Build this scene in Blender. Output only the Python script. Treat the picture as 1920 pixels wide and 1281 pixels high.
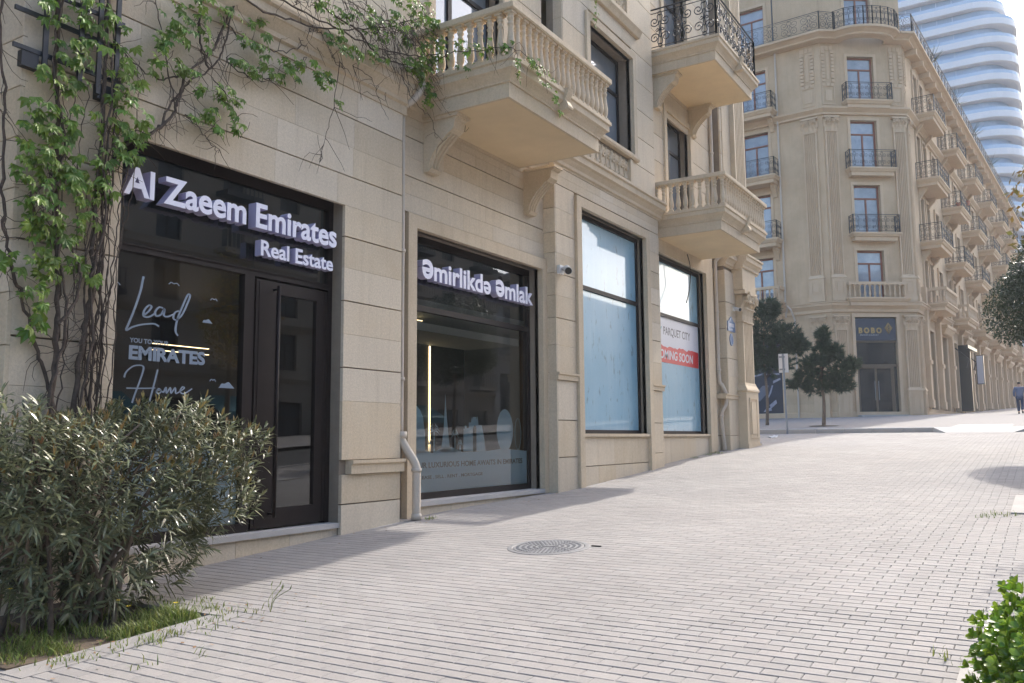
import bpy, math, random
from math import sin, cos, pi, radians as RAD
from mathutils import Matrix, Vector, Quaternion

scene = bpy.context.scene
col = scene.collection
for o in list(bpy.data.objects):
    bpy.data.objects.remove(o)

# ---------------------------------------------------------------- camera
YAW, PITCH, ROLL = 0.55745, 0.1130, -0.0074565
fw = Vector((-sin(YAW) * cos(PITCH), cos(YAW) * cos(PITCH), sin(PITCH)))
rt0 = Vector((cos(YAW), sin(YAW), 0))
up0 = rt0.cross(fw)
rt = rt0 * cos(ROLL) + up0 * sin(ROLL)
up = rt.cross(fw)
CAM = Vector((7.5, 0, 1.571))
cd = bpy.data.cameras.new('camera')
cam = bpy.data.objects.new('camera', cd)
col.objects.link(cam)
mw = Matrix((rt, up, -fw)).transposed().to_4x4()
mw.translation = CAM
cam.matrix_world = mw
cd.sensor_width = 36
cd.lens = 1611.09 / 1920 * 36
cd.clip_start = .05
cd.clip_end = 3000
scene.camera = cam

# ---------------------------------------------------------------- sky, sun, exposure
SUN_EL, SUN_AZ = RAD(37.0), RAD(2.0)          # azimuth from +Y towards +X
wd = bpy.data.worlds.new('World')
scene.world = wd
wd.use_nodes = True
wn = wd.node_tree.nodes
sky = wn.new('ShaderNodeTexSky')
sky.sky_type = 'NISHITA'
sky.sun_disc = False
sky.sun_elevation = SUN_EL
sky.sun_rotation = SUN_AZ
sky.air_density = 1.0
sky.dust_density = 4.0
sky.ozone_density = 1.5
bg = wn['Background']
bg.inputs['Strength'].default_value = 0.15
wd.node_tree.links.new(sky.outputs[0], bg.inputs['Color'])
sd = bpy.data.lights.new('sun', 'SUN')
sd.energy = 2.05
sd.angle = RAD(0.6)
sd.color = (1.0, .95, .87)
sun = bpy.data.objects.new('sun', sd)
col.objects.link(sun)
tosun = Vector((sin(SUN_AZ) * cos(SUN_EL), cos(SUN_AZ) * cos(SUN_EL), sin(SUN_EL)))
sun.rotation_euler = tosun.to_track_quat('Z', 'Y').to_euler()
sun.location = (0, 30, 60)
scene.view_settings.view_transform = 'Standard'
scene.view_settings.look = 'None'
scene.view_settings.exposure = 1.62
scene.view_settings.gamma = 1.0
scene.view_settings.use_curve_mapping = False
scene.render.engine = 'CYCLES'
scene.cycles.max_bounces = 8
scene.cycles.transparent_max_bounces = 16

# ---------------------------------------------------------------- helpers
I4 = Matrix.Identity(4)
W = {}


def add(o, parent=None, M=I4):
    col.objects.link(o)
    o.matrix_basis = M
    if parent is not None:
        o.parent = parent
        o.matrix_parent_inverse = W[parent].inverted()
    W[o] = M.copy()
    return o


def T(x, y, z):
    return Matrix.Translation((x, y, z))


def RZ(a):
    return Matrix.Rotation(a, 4, 'Z')


def tag(o, label=None, cat=None, group=None, kind=None):
    if label: o['label'] = label
    if cat: o['category'] = cat
    if group: o['group'] = group
    if kind: o['kind'] = kind
    return o


def thing(name, loc, label, cat, group=None):
    e = bpy.data.objects.new(name, None)
    e.empty_display_size = .2
    add(e, None, T(*loc))
    return tag(e, label, cat, group)


def inst(name, mesh, parent, M):
    return add(bpy.data.objects.new(name, mesh), parent, M)


def copy_tree(src, parent, dM):
    c = src.copy()
    add(c, parent, dM @ W[src])
    for ch in [k for k in W if k.parent is src]:
        copy_tree(ch, c, dM)
    return c


class MB:
    def __init__(s):
        s.v = []
        s.f = []
        s.mi = []
        s.cm = 0

    def face(s, pts):
        n = len(s.v)
        s.v.extend([tuple(p) for p in pts])
        s.f.append(tuple(range(n, n + len(pts))))
        s.mi.append(s.cm)

    def faces(s, vs, fs):
        n = len(s.v)
        s.v.extend([tuple(p) for p in vs])
        for f in fs:
            s.f.append(tuple(i + n for i in f))
            s.mi.append(s.cm)

    def box(s, x0, x1, y0, y1, z0, z1):
        v = [(x0, y0, z0), (x1, y0, z0), (x1, y1, z0), (x0, y1, z0), (x0, y0, z1), (x1, y0, z1), (x1, y1, z1), (x0, y1, z1)]
        s.faces(v, [(3, 2, 1, 0), (4, 5, 6, 7), (0, 1, 5, 4), (1, 2, 6, 5), (2, 3, 7, 6), (3, 0, 4, 7)])
        return s

    def block(s, s0, s1, z0, z1, yf, t, c):
        # dressed block whose face looks towards -y, arrises chamfered by c
        yb, ym = yf + t, yf + c
        v = [(s0, yb, z0), (s1, yb, z0), (s1, yb, z1), (s0, yb, z1), (s0, ym, z0), (s1, ym, z0), (s1, ym, z1), (s0, ym, z1),
             (s0 + c, yf, z0 + c), (s1 - c, yf, z0 + c), (s1 - c, yf, z1 - c), (s0 + c, yf, z1 - c)]
        q = []
        for a in (0, 4):
            for i in range(4):
                j = (i + 1) % 4
                q.append((a + i, a + j, a + 4 + j, a + 4 + i))
        q.append((8, 9, 10, 11))
        s.faces(v, q)
        return s

    def tube(s, pts, r, n=6, cap=True, flat=None):
        pts = [Vector(p) for p in pts]
        m = len(pts)
        rs = r if isinstance(r, (list, tuple)) else [r] * m
        base = len(s.v)
        prev = None
        for i, p in enumerate(pts):
            d = (pts[min(i + 1, m - 1)] - pts[max(i - 1, 0)])
            if d.length < 1e-9: d = Vector((0, 0, 1))
            d.normalize()
            if prev is None:
                a = Vector((0, 0, 1)) if abs(d.z) < .9 else Vector((1, 0, 0))
                u = d.cross(a).normalized()
            else:
                u = (prev - d * prev.dot(d))
                if u.length < 1e-6:
                    u = d.cross(Vector((1, 0, 0)))
                u.normalize()
            prev = u
            w = d.cross(u)
            for k in range(n):
                a = 2 * pi * k / n
                s.v.append(tuple(p + u * (cos(a) * rs[i]) + w * (sin(a) * rs[i])))
        for i in range(m - 1):
            for k in range(n):
                k2 = (k + 1) % n
                s.f.append((base + i * n + k, base + i * n + k2, base + (i + 1) * n + k2, base + (i + 1) * n + k))
                s.mi.append(s.cm)
        if cap:
            s.f.append(tuple(base + k for k in reversed(range(n))))
            s.f.append(tuple(base + (m - 1) * n + k for k in range(n)))
            s.mi += [s.cm, s.cm]
        return s

    def lathe(s, prof, n=12, o=(0, 0, 0), cap=True):
        base = len(s.v)
        for r, z in prof:
            for k in range(n):
                a = 2 * pi * (k + .5) / n
                s.v.append((o[0] + r * cos(a), o[1] + r * sin(a), o[2] + z))
        m = len(prof)
        for i in range(m - 1):
            for k in range(n):
                k2 = (k + 1) % n
                s.f.append((base + i * n + k, base + i * n + k2, base + (i + 1) * n + k2, base + (i + 1) * n + k))
                s.mi.append(s.cm)
        if cap:
            s.f.append(tuple(base + k for k in reversed(range(n))))
            s.f.append(tuple(base + (m - 1) * n + k for k in range(n)))
            s.mi += [s.cm, s.cm]
        return s

    def prism(s, poly, axis, a0, a1):
        # poly of 2-D points extruded along an axis: 'x' -> (y,z), 'y' -> (x,z), 'z' -> (x,y)
        def P(p, a):
            return {'x': (a, p[0], p[1]), 'y': (p[0], a, p[1]), 'z': (p[0], p[1], a)}[axis]
        n = len(poly)
        v = [P(p, a0) for p in poly] + [P(p, a1) for p in poly]
        f = [tuple(range(n)), tuple(range(2 * n - 1, n - 1, -1))]
        for i in range(n):
            j = (i + 1) % n
            f.append((i, i + n, j + n, j))
        s.faces(v, f)
        return s

    def loft(s, rings, cap=True, closed=True):
        base = len(s.v)
        n = len(rings[0])
        for r in rings:
            s.v.extend([tuple(p) for p in r])
        for i in range(len(rings) - 1):
            for k in range(n if closed else n - 1):
                k2 = (k + 1) % n
                s.f.append((base + i * n + k, base + i * n + k2, base + (i + 1) * n + k2, base + (i + 1) * n + k))
                s.mi.append(s.cm)
        if cap:
            s.f.append(tuple(base + k for k in reversed(range(n))))
            s.f.append(tuple(base + (len(rings) - 1) * n + k for k in range(n)))
            s.mi += [s.cm, s.cm]
        return s

    def mesh(s, name, mat, smooth=False):
        me = bpy.data.meshes.new(name)
        me.from_pydata(s.v, [], s.f)
        mats = mat if isinstance(mat, (list, tuple)) else [mat]
        for m in mats:
            me.materials.append(m)
        if len(mats) > 1:
            me.polygons.foreach_set('material_index', s.mi)
        if smooth:
            me.polygons.foreach_set('use_smooth', [True] * len(me.polygons))
        me.update()
        return me

    def build(s, name, mat, parent=None, F=I4, smooth=False):
        if F is not I4:
            s.v = [tuple(F @ Vector(p)) for p in s.v]
        return add(bpy.data.objects.new(name, s.mesh(name, mat, smooth)), parent, I4)


def smooth_path(pts, k=6):
    P = [Vector(p) for p in pts]
    out = []
    for i in range(len(P) - 1):
        p0, p1, p2, p3 = P[max(i - 1, 0)], P[i], P[i + 1], P[min(i + 2, len(P) - 1)]
        for j in range(k):
            t = j / k
            out.append(.5 * ((2 * p1) + (p2 - p0) * t + (2 * p0 - 5 * p1 + 4 * p2 - p3) * t * t + (3 * p1 - p0 - 3 * p2 + p3) * t ** 3))
    out.append(P[-1])
    return out


GP = [(-60, -2.2), (-10, -.45), (0, 0), (4, .165), (6, .285), (8, .408), (9.2, .483), (11, .552), (13.4, .625), (15, .715), (18, .91),
      (22, 1.16), (24.8, 1.325), (28, 1.475), (33.5, 1.70), (58, 2.68), (75, 3.15), (107, 4.35), (200, 7.3), (900, 20)]


def gz(y):
    for (a, za), (b, zb) in zip(GP, GP[1:]):
        if y <= b:
            return za + (zb - za) * (y - a) / (b - a)
    return GP[-1][1]


# ---------------------------------------------------------------- materials
def _n(nt, t, **kw):
    n = nt.nodes.new(t)
    for k, v in kw.items():
        if hasattr(n, k):
            setattr(n, k, v)
        else:
            n.inputs[k].default_value = v
    return n


def mat(name, c1, c2=None, scale=3.0, rough=.7, bump=0.0, bscale=80.0, rnd=0.0, tint=None, island=False, metal=0.0, spec=.5, coat=0.0,
        streak=0.0, stain=None, blotch=0.0, transl=0.0, emit=None, estr=0.0, fine=0.0):
    m = bpy.data.materials.new(name)
    m.use_nodes = True
    nt = m.node_tree
    L = nt.links.new
    p = nt.nodes['Principled BSDF']
    p.inputs['Roughness'].default_value = rough
    p.inputs['Metallic'].default_value = metal
    p.inputs['Specular IOR Level'].default_value = spec
    p.inputs['Coat Weight'].default_value = coat
    p.inputs['Coat Roughness'].default_value = .03
    if emit:
        p.inputs['Emission Color'].default_value = (*emit, 1)
        p.inputs['Emission Strength'].default_value = estr
    geo = _n(nt, 'ShaderNodeNewGeometry')
    pos = geo.outputs['Position']
    c2 = c2 or c1
    nz = _n(nt, 'ShaderNodeTexNoise', Scale=scale, Detail=6.0, Roughness=.6)
    L(pos, nz.inputs['Vector'])
    cr = _n(nt, 'ShaderNodeMapRange')
    cr.inputs[1].default_value = .3
    cr.inputs[2].default_value = .7
    L(nz.outputs[0], cr.inputs[0])
    mx = _n(nt, 'ShaderNodeMix', data_type='RGBA')
    mx.inputs[6].default_value = (*c1, 1)
    mx.inputs[7].default_value = (*c2, 1)
    L(cr.outputs[0], mx.inputs[0])
    out = mx.outputs[2]
    if rnd or tint:
        if island:
            rv = geo.outputs['Random Per Island']
        else:
            rv = _n(nt, 'ShaderNodeObjectInfo').outputs['Random']
        if tint:
            m2 = _n(nt, 'ShaderNodeMix', data_type='RGBA')
            pw = _n(nt, 'ShaderNodeMath', operation='POWER')
            L(rv, pw.inputs[0])
            pw.inputs[1].default_value = 1.6
            L(pw.outputs[0], m2.inputs[0])
            L(out, m2.inputs[6])
            m2.inputs[7].default_value = (*tint, 1)
            out = m2.outputs[2]
        if rnd:
            wn_ = _n(nt, 'ShaderNodeTexWhiteNoise', noise_dimensions='1D')
            L(rv, wn_.inputs['W'])
            mr = _n(nt, 'ShaderNodeMapRange')
            mr.inputs[3].default_value = 1 - rnd
            mr.inputs[4].default_value = 1 + rnd
            L(wn_.outputs[0], mr.inputs[0])
            hv = _n(nt, 'ShaderNodeHueSaturation')
            L(mr.outputs[0], hv.inputs['Value'])
            L(out, hv.inputs['Color'])
            out = hv.outputs[0]
    if streak:
        mp = _n(nt, 'ShaderNodeMapping')
        mp.inputs['Scale'].default_value = (7, 7, .5)
        L(pos, mp.inputs[0])
        n2 = _n(nt, 'ShaderNodeTexNoise', Scale=1.0, Detail=5.0, Roughness=.65)
        L(mp.outputs[0], n2.inputs['Vector'])
        r2 = _n(nt, 'ShaderNodeMapRange')
        r2.inputs[1].default_value = .5
        r2.inputs[2].default_value = .8
        r2.inputs[4].default_value = streak
        L(n2.outputs[0], r2.inputs[0])
        m3 = _n(nt, 'ShaderNodeMix', data_type='RGBA')
        L(r2.outputs[0], m3.inputs[0])
        L(out, m3.inputs[6])
        m3.inputs[7].default_value = (*(stain or (.2, .16, .12)), 1)
        out = m3.outputs[2]
    if blotch:
        n5 = _n(nt, 'ShaderNodeTexNoise', Scale=.55, Detail=9.0, Roughness=.68)
        L(pos, n5.inputs['Vector'])
        r5 = _n(nt, 'ShaderNodeMapRange')
        r5.inputs[1].default_value = .33
        r5.inputs[2].default_value = .66
        r5.inputs[3].default_value = 1 - blotch
        r5.inputs[4].default_value = 1 + blotch * .4
        L(n5.outputs[0], r5.inputs[0])
        v5 = _n(nt, 'ShaderNodeTexVoronoi', Scale=1.7)
        L(pos, v5.inputs['Vector'])
        r6 = _n(nt, 'ShaderNodeMapRange')
        r6.inputs[1].default_value = .012
        r6.inputs[2].default_value = .022
        r6.inputs[3].default_value = .62
        r6.inputs[4].default_value = 1.0
        L(v5.outputs['Distance'], r6.inputs[0])
        m5 = _n(nt, 'ShaderNodeMath', operation='MULTIPLY')
        L(r5.outputs[0], m5.inputs[0])
        if island or name.endswith('near'):
            L(r6.outputs[0], m5.inputs[1])
        else:
            m5.inputs[1].default_value = 1.0
        h5 = _n(nt, 'ShaderNodeHueSaturation')
        L(m5.outputs[0], h5.inputs['Value'])
        L(out, h5.inputs['Color'])
        out = h5.outputs[0]
    if fine:
        n4 = _n(nt, 'ShaderNodeTexNoise', Scale=bscale * .5, Detail=3.0)
        L(pos, n4.inputs['Vector'])
        r4 = _n(nt, 'ShaderNodeMapRange')
        r4.inputs[1].default_value = .3
        r4.inputs[2].default_value = .7
        r4.inputs[3].default_value = 1 - fine
        r4.inputs[4].default_value = 1 + fine
        L(n4.outputs[0], r4.inputs[0])
        h4 = _n(nt, 'ShaderNodeHueSaturation')
        L(r4.outputs[0], h4.inputs['Value'])
        L(out, h4.inputs['Color'])
        out = h4.outputs[0]
    L(out, p.inputs['Base Color'])
    if bump:
        nb = _n(nt, 'ShaderNodeTexNoise', Scale=bscale, Detail=4.0)
        L(pos, nb.inputs['Vector'])
        b = _n(nt, 'ShaderNodeBump', Strength=bump, Distance=.01)
        L(nb.outputs[0], b.inputs['Height'])
        L(b.outputs[0], p.inputs['Normal'])
    if transl:
        tr = _n(nt, 'ShaderNodeBsdfTranslucent')
        L(out, tr.inputs[0])
        ms = _n(nt, 'ShaderNodeMixShader')
        ms.inputs[0].default_value = transl
        L(p.outputs[0], ms.inputs[1])
        L(tr.outputs[0], ms.inputs[2])
        L(ms.outputs[0], nt.nodes['Material Output'].inputs[0])
    return m


def glass(name, tint=(.6, .68, .72), ior=1.6, rough=0.0, wob=0.0):
    m = bpy.data.materials.new(name)
    m.use_nodes = True
    nt = m.node_tree
    L = nt.links.new
    nt.nodes.remove(nt.nodes['Principled BSDF'])
    t = _n(nt, 'ShaderNodeBsdfTransparent')
    t.inputs[0].default_value = (*tint, 1)
    g = _n(nt, 'ShaderNodeBsdfGlossy', Roughness=rough)
    g.inputs[0].default_value = (.95, .97, 1, 1)
    fr = _n(nt, 'ShaderNodeFresnel', IOR=ior)
    mx = _n(nt, 'ShaderNodeMixShader')
    L(fr.outputs[0], mx.inputs[0])
    L(t.outputs[0], mx.inputs[1])
    L(g.outputs[0], mx.inputs[2])
    L(mx.outputs[0], nt.nodes['Material Output'].inputs[0])
    if wob:
        geo = _n(nt, 'ShaderNodeNewGeometry')
        nb = _n(nt, 'ShaderNodeTexNoise', Scale=.8, Detail=1.0)
        L(geo.outputs['Position'], nb.inputs['Vector'])
        b = _n(nt, 'ShaderNodeBump', Strength=wob, Distance=.02)
        L(nb.outputs[0], b.inputs['Height'])
        L(b.outputs[0], g.inputs['Normal'])
        L(b.outputs[0], fr.inputs['Normal'])
    return m


STONE = mat('limestone', (.61, .512, .378), (.545, .442, .312), 2.2, .85, .35, 70, .06, (.62, .535, .42), streak=.26, stain=(.30, .225, .15), fine=.08, spec=.2, blotch=.07)
STONE2 = mat('limestone_trim', (.605, .503, .368), (.55, .443, .312), 1.4, .85, .3, 70, streak=.3, stain=(.31, .23, .15), fine=.07, spec=.2, blotch=.09)
PLASTER = mat('ochre_plaster', (.72, .57, .36), (.67, .52, .32), .9, .85, .1, 60, streak=.1, stain=(.55, .43, .28), blotch=.12)
JOINT = mat('mortar', (0.270, 0.217, 0.165), (0.225, 0.180, 0.135), 8, .9)
FARST = mat('far_limestone', (.59, .445, .295), (.515, .378, .24), .8, .85, .1, 40, rnd=.05, streak=.3, stain=(.32, .235, .155), spec=.2, blotch=.1)
FARTR = mat('far_limestone_trim', (.61, .468, .318), (.55, .41, .27), 1.0, .85, streak=.2, stain=(.35, .26, .17), spec=.2)
FRAME = mat('dark_bronze_aluminium', (.016, .011, .010), (.021, .014, .013), 5, .5, spec=.2)
BROWN = mat('brown_window_frame', (.24, .085, .045), (.19, .065, .035), 4, .5)
IRON = mat('black_iron', (.014, .016, .022), (.02, .022, .028), 20, .45, spec=.5)
GLASS = glass('shop_glass', (.88, .91, .92), 1.95, 0.0, .03)
GLASSF = glass('fascia_glass', (.75, .80, .84), 2.1, 0.0, .03)
BACKB = mat('blue_grey_backing', (.022, .034, .043), (.03, .045, .055), .8, .6)
UPGL = mat('upper_glass', (.16, .19, .22), (.24, .27, .30), .6, .05, spec=1.0, coat=1.0)
FARGL = mat('far_glass', (.13, .16, .20), (.30, .33, .36), .7, .06, rnd=.35, spec=1.0, coat=1.0)
DARKGL = mat('dark_shop_glass', (.012, .016, .02), (.03, .036, .04), .5, .05, spec=1.0, coat=.6)
WHITEV = mat('frosted_vinyl', (.56, .78, .93), (.60, .81, .94), 2, .35)
DECAL = mat('grey_vinyl_lettering', (0.208, 0.256, 0.320), None, 2, .4)
LETW = mat('white_acrylic_letter', (.78, .77, .86), (.75, .74, .84), 4, .35)
LETS = mat('letter_side_shade', (.44, .41, .58), (.41, .38, .55), 4, .4)  # shade on the letter sides put into the colour as darker lilac
PAVER = mat('concrete_paver', (.318, .302, .288), (.286, .270, .256), 5, .85, .35, 160, .05, (.318, .296, .280), True, fine=.07, spec=.12, blotch=.13)
PAVERO = mat('concrete_paver_near', (.318, .302, .288), (.286, .270, .256), 5, .85, .35, 160, .05, (.318, .296, .280), False, fine=.07, spec=.12, blotch=.13)
SAND = mat('joint_sand', (0.048, 0.043, 0.040), (0.080, 0.072, 0.062), 20, .95, .3, 100, spec=.12)
ASPH = mat('asphalt', (.06, .06, .062), (.075, .074, .074), 6, .9, .4, 120, spec=.12)
CONC = mat('pale_concrete', (0.468, 0.448, 0.429), (0.406, 0.386, 0.367), 3, .85, .25, 90, streak=.1, stain=(0.312, 0.289, 0.257), spec=.12)
PITC = mat('worn_edging_concrete', (.41, .39, .365), (.35, .33, .31), 3, .9, .3, 90, streak=.15, stain=(.3, .27, .24), spec=.1)
SOIL = mat('soil', (.07, .05, .035), (.12, .085, .055), 12, .95, .8, 40)
METAL = mat('cast_iron', (.15, .15, .158), (.21, .21, .218), 14, .55, .3, 150, metal=.2)
GALV = mat('galvanised_steel', (0.272, 0.288, 0.312), (0.240, 0.256, 0.280), 9, .45, metal=.5)
PIPE = mat('painted_pipe', (.55, .48, .40), (.50, .435, .36), 3, .55, streak=.25, stain=(.33, .27, .2))
WHITE = mat('white_plastic', (0.624, 0.624, 0.624), None, 3, .4)
BLACK = mat('black_plastic', (.012, .012, .013), None, 3, .3)
BARK = mat('bark', (.115, .085, .065), (.055, .04, .032), 18, .95, .9, 45)
BARK2 = mat('pale_bark', (.22, .17, .125), (.13, .095, .07), 18, .9, .6, 45)
VINEL = mat('vine_leaf', (.08, .175, .022), (.125, .235, .03), 3, .45, rnd=.3, tint=(.22, .30, .035), island=True, transl=.35)
VINEO = mat('vine_leaf_single', (.08, .175, .022), (.125, .235, .03), 3, .45, rnd=.3, tint=(.20, .28, .035), island=False, transl=.35)
OLEA = mat('oleander_leaf', (.08, .10, .054), (.135, .155, .085), 6, .36, rnd=.4, tint=(.21, .21, .10), island=True, transl=.14, spec=.6)
TIPS = mat('oleander_shoot', (.22, .20, .05), (.26, .13, .06), 9, .5, rnd=.25, island=True, transl=.2)
GRASS = mat('grass_blade', (.07, .13, .02), (.12, .18, .03), 5, .6, rnd=.35, tint=(.24, .25, .07), island=True, transl=.3)
HEDGE = mat('hedge_leaf', (.07, .17, .015), (.12, .235, .022), 5, .34, rnd=.3, tint=(.24, .33, .035), island=True, transl=.3)
HEDGEO = mat('hedge_leaf_single', (.07, .17, .015), (.12, .235, .022), 5, .34, rnd=.3, tint=(.24, .33, .035), island=False, transl=.3)
TREEL = mat('tree_leaf', (.03, .05, .022), (.055, .075, .032), 3, .35, rnd=.35, island=True, transl=.2)
PINEL = mat('pine_needle', (.028, .052, .028), (.048, .074, .038), 2, .6, rnd=.35, island=True, transl=.1)
YELL = mat('yellow_flower', (.7, .52, .03), None, 3, .6)
TEAL = mat('teal_awning', (.02, .13, .16), (.025, .15, .18), 2, .7)
TERRA = mat('terracotta', (.42, .17, .10), None, 3, .8)
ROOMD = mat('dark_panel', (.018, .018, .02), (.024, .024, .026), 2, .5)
ROOMG = mat('grey_interior', (.52, .55, .54), (.46, .49, .48), 1, .7)
ROOMF = mat('interior_floor', (.10, .09, .085), None, 1, .35)
LED = mat('warm_led', (.9, .7, .45), None, 3, .5, emit=(1.0, .72, .38), estr=1.6)


def bluefilm(name):
    m = mat(name, (.23, .43, .56), (.30, .50, .62), .9, .35, spec=.5, coat=1.0, streak=.5, stain=(.40, .58, .66))
    nt = m.node_tree
    L = nt.links.new
    p = nt.nodes['Principled BSDF']
    src = p.inputs['Base Color'].links[0].from_socket
    geo = nt.nodes.new('ShaderNodeNewGeometry')
    mp = _n(nt, 'ShaderNodeMapping')
    mp.inputs['Scale'].default_value = (5, 5, 2.2)
    L(geo.outputs['Position'], mp.inputs[0])
    nz = _n(nt, 'ShaderNodeTexNoise', Scale=1.5, Detail=6.0, Roughness=.6)
    L(mp.outputs[0], nz.inputs['Vector'])
    r = _n(nt, 'ShaderNodeMapRange')
    r.inputs[1].default_value = .60
    r.inputs[2].default_value = .67
    r.inputs[4].default_value = .6
    L(nz.outputs[0], r.inputs[0])
    mx = _n(nt, 'ShaderNodeMix', data_type='RGBA')
    L(r.outputs[0], mx.inputs[0])
    L(src, mx.inputs[6])
    mx.inputs[7].default_value = (.12, .18, .20, 1)
    L(mx.outputs[2], p.inputs['Base Color'])
    return m


FILM = bluefilm('blue_window_film')


def brickmat(name, c, cj, w, h, mortar=.06):
    m = mat(name, c, tuple(k * .93 for k in c), 4, .9, .2, 120, spec=.1)
    nt = m.node_tree
    L = nt.links.new
    p = nt.nodes['Principled BSDF']
    src = p.inputs['Base Color'].links[0].from_socket
    geo = nt.nodes.new('ShaderNodeNewGeometry')
    br = _n(nt, 'ShaderNodeTexBrick')
    br.inputs['Scale'].default_value = 1
    br.inputs['Brick Width'].default_value = w
    br.inputs['Row Height'].default_value = h
    br.inputs['Mortar Size'].default_value = .006
    br.inputs['Mortar Smooth'].default_value = .3
    L(geo.outputs['Position'], br.inputs['Vector'])
    mx = _n(nt, 'ShaderNodeMix', data_type='RGBA')
    L(br.outputs['Fac'], mx.inputs[0])
    L(src, mx.inputs[6])
    mx.inputs[7].default_value = (*cj, 1)
    L(mx.outputs[2], p.inputs['Base Color'])
    return m


FARPAVE = brickmat('far_pavers', (.308, .288, .274), (.12, .105, .097), .23, .115)

# ================================================================= GROUND
rng = random.Random(7)


def sheet(name, x0, x1, y0, y1, dz, m, kind='structure', parent=None, nx=1):
    b = MB()
    ys = [y0] + [y for y, _ in GP if y0 < y < y1] + [y1]
    for a, c in zip(ys, ys[1:]):
        b.face([(x0, a, gz(a) + dz), (x1, a, gz(a) + dz), (x1, c, gz(c) + dz), (x0, c, gz(c) + dz)])
    o = b.build(name, m, parent)
    if kind: tag(o, kind=kind)
    return o


sheet('ground', -200, 200, -60, 900, -.30, SOIL)
sheet('side_street', -60, 10.2, 25.2, 33.75, -.05, FARPAVE)
paving = sheet('paving', -4, 10.2, 1.9, 33.5, -.02, SAND)
sheet('near_pavement', -6, 10.2, -60, 1.98, 0, FARPAVE)
sheet('road', 10.35, 17.6, -40, 220, -.12, ASPH)
sheet('opposite_pavement', 17.6, 31, -40, 220, .02, FARPAVE)
farp = sheet('far_pavement', -40, 10.2, 33.65, 200, .16, FARPAVE)

PL, PW = .2303, .1150
BED = (0.0, 1.75, 3.2, 4.66)          # planting bed x0,x1,y0,y1
pits = [(6.98, 9.2, 2.6, 5.66), (7.0, 8.9, 12.5, 14.6), (7.0, 8.9, 21.4, 23.5)]


def view_depth(p):
    d = Vector(p) - CAM
    z = d.dot(fw)
    if z < .5: return None
    u, v = d.dot(rt) / z * 1611 / 960, d.dot(up) / z * 1611 / 640
    return z if abs(u) < 1.0 and abs(v) < 1.0 else None


cands = []
for j in range(int(2.0 / PW), int(33.4 / PW)):
    y = (j + .5) * PW
    xmin = -3.9 if y > 25.4 else (-.4)
    off = (j % 2) * .5 * PL + rng.uniform(-.006, .006)
    i0 = int(xmin / PL) - 1
    for i in range(i0, int(10.1 / PL)):
        x = (i + .5) * PL + off
        if BED[0] - .5 < x < BED[1] + .20 and BED[2] - .08 < y < BED[3] + .1: continue
        if any(a + .05 < x < b - .05 and c + .04 < y < d - .04 for a, b, c, d in pits): continue
        if (x - 2.85) ** 2 + (y - 8.17) ** 2 < .33 ** 2: continue
        h = rng.gauss(0, .0005)
        if (x - 3.0) ** 2 + (y - 6) ** 2 > 400: h = 0
        cands.append((x, y, gz(y) + h, rng.gauss(0, .003), rng.gauss(0, .003), view_depth((x, y, gz(y)))))
vis = sorted([c for c in cands if c[5]], key=lambda c: c[5])[:300]
visset = set(id(c) for c in vis)


def paver_box(b, L, Wd, hh, c=.004):
    x, y = L / 2, Wd / 2
    b.loft([[(-x, -y, -.05), (x, -y, -.05), (x, y, -.05), (-x, y, -.05)], [(-x, -y, hh - c), (x, -y, hh - c), (x, y, hh - c), (-x, y, hh - c)],
            [(-x + c, -y + c, hh), (x - c, -y + c, hh), (x - c, y - c, hh), (-x + c, y - c, hh)]], cap=False)
    n = len(b.v)
    b.f.append((n - 4, n - 3, n - 2, n - 1))
    b.mi.append(0)


pm = []
for k in range(4):
    b = MB()
    paver_box(b, PL - .0022 - .0006 * k, PW - .0062 - .0010 * k, 0, .0046)
    pm.append(b.mesh('paver', PAVERO))
SL = math.atan(.05)
for c in vis:
    inst('paver', pm[rng.randrange(4)], paving, T(c[0], c[1], c[2]) @ Matrix.Rotation(SL + c[4] * .6, 4, 'X') @ Matrix.Rotation(c[3], 4, 'Y'))
b = MB()
for c in cands:
    if id(c) in visset: continue
    x, y, z, tx, ty, d = c
    sl = (gz(y + .05) - gz(y - .05)) / .1 + ty
    hx, hy = (PL - .0022 - rng.random() * .003) / 2, (PW - .0062 - rng.random() * .002) / 2
    r = []
    for sx, sy in ((-1, -1), (1, -1), (1, 1), (-1, 1)):
        r.append((x + sx * hx, y + sy * hy, z + sx * hx * tx + sy * hy * sl))
    if d is not None and d < 27:
        lo = [(p[0], p[1], p[2] - .03) for p in r]
        mid = [(p[0], p[1], p[2] - .0048) for p in r]
        top = [(p[0] - (p[0] - x) * .032, p[1] - (p[1] - y) * .088, p[2]) for p in r]
        n = len(b.v)
        b.loft([lo, mid, top], cap=False)
    else:
        lo = [(p[0], p[1], p[2] - .03) for p in r]
        b.loft([lo, r], cap=False)
    n = len(b.v)
    b.f.append((n - 4, n - 3, n - 2, n - 1))
    b.mi.append(0)
tag(b.build('paver_field', PAVER, paving), kind='stuff')

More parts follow.
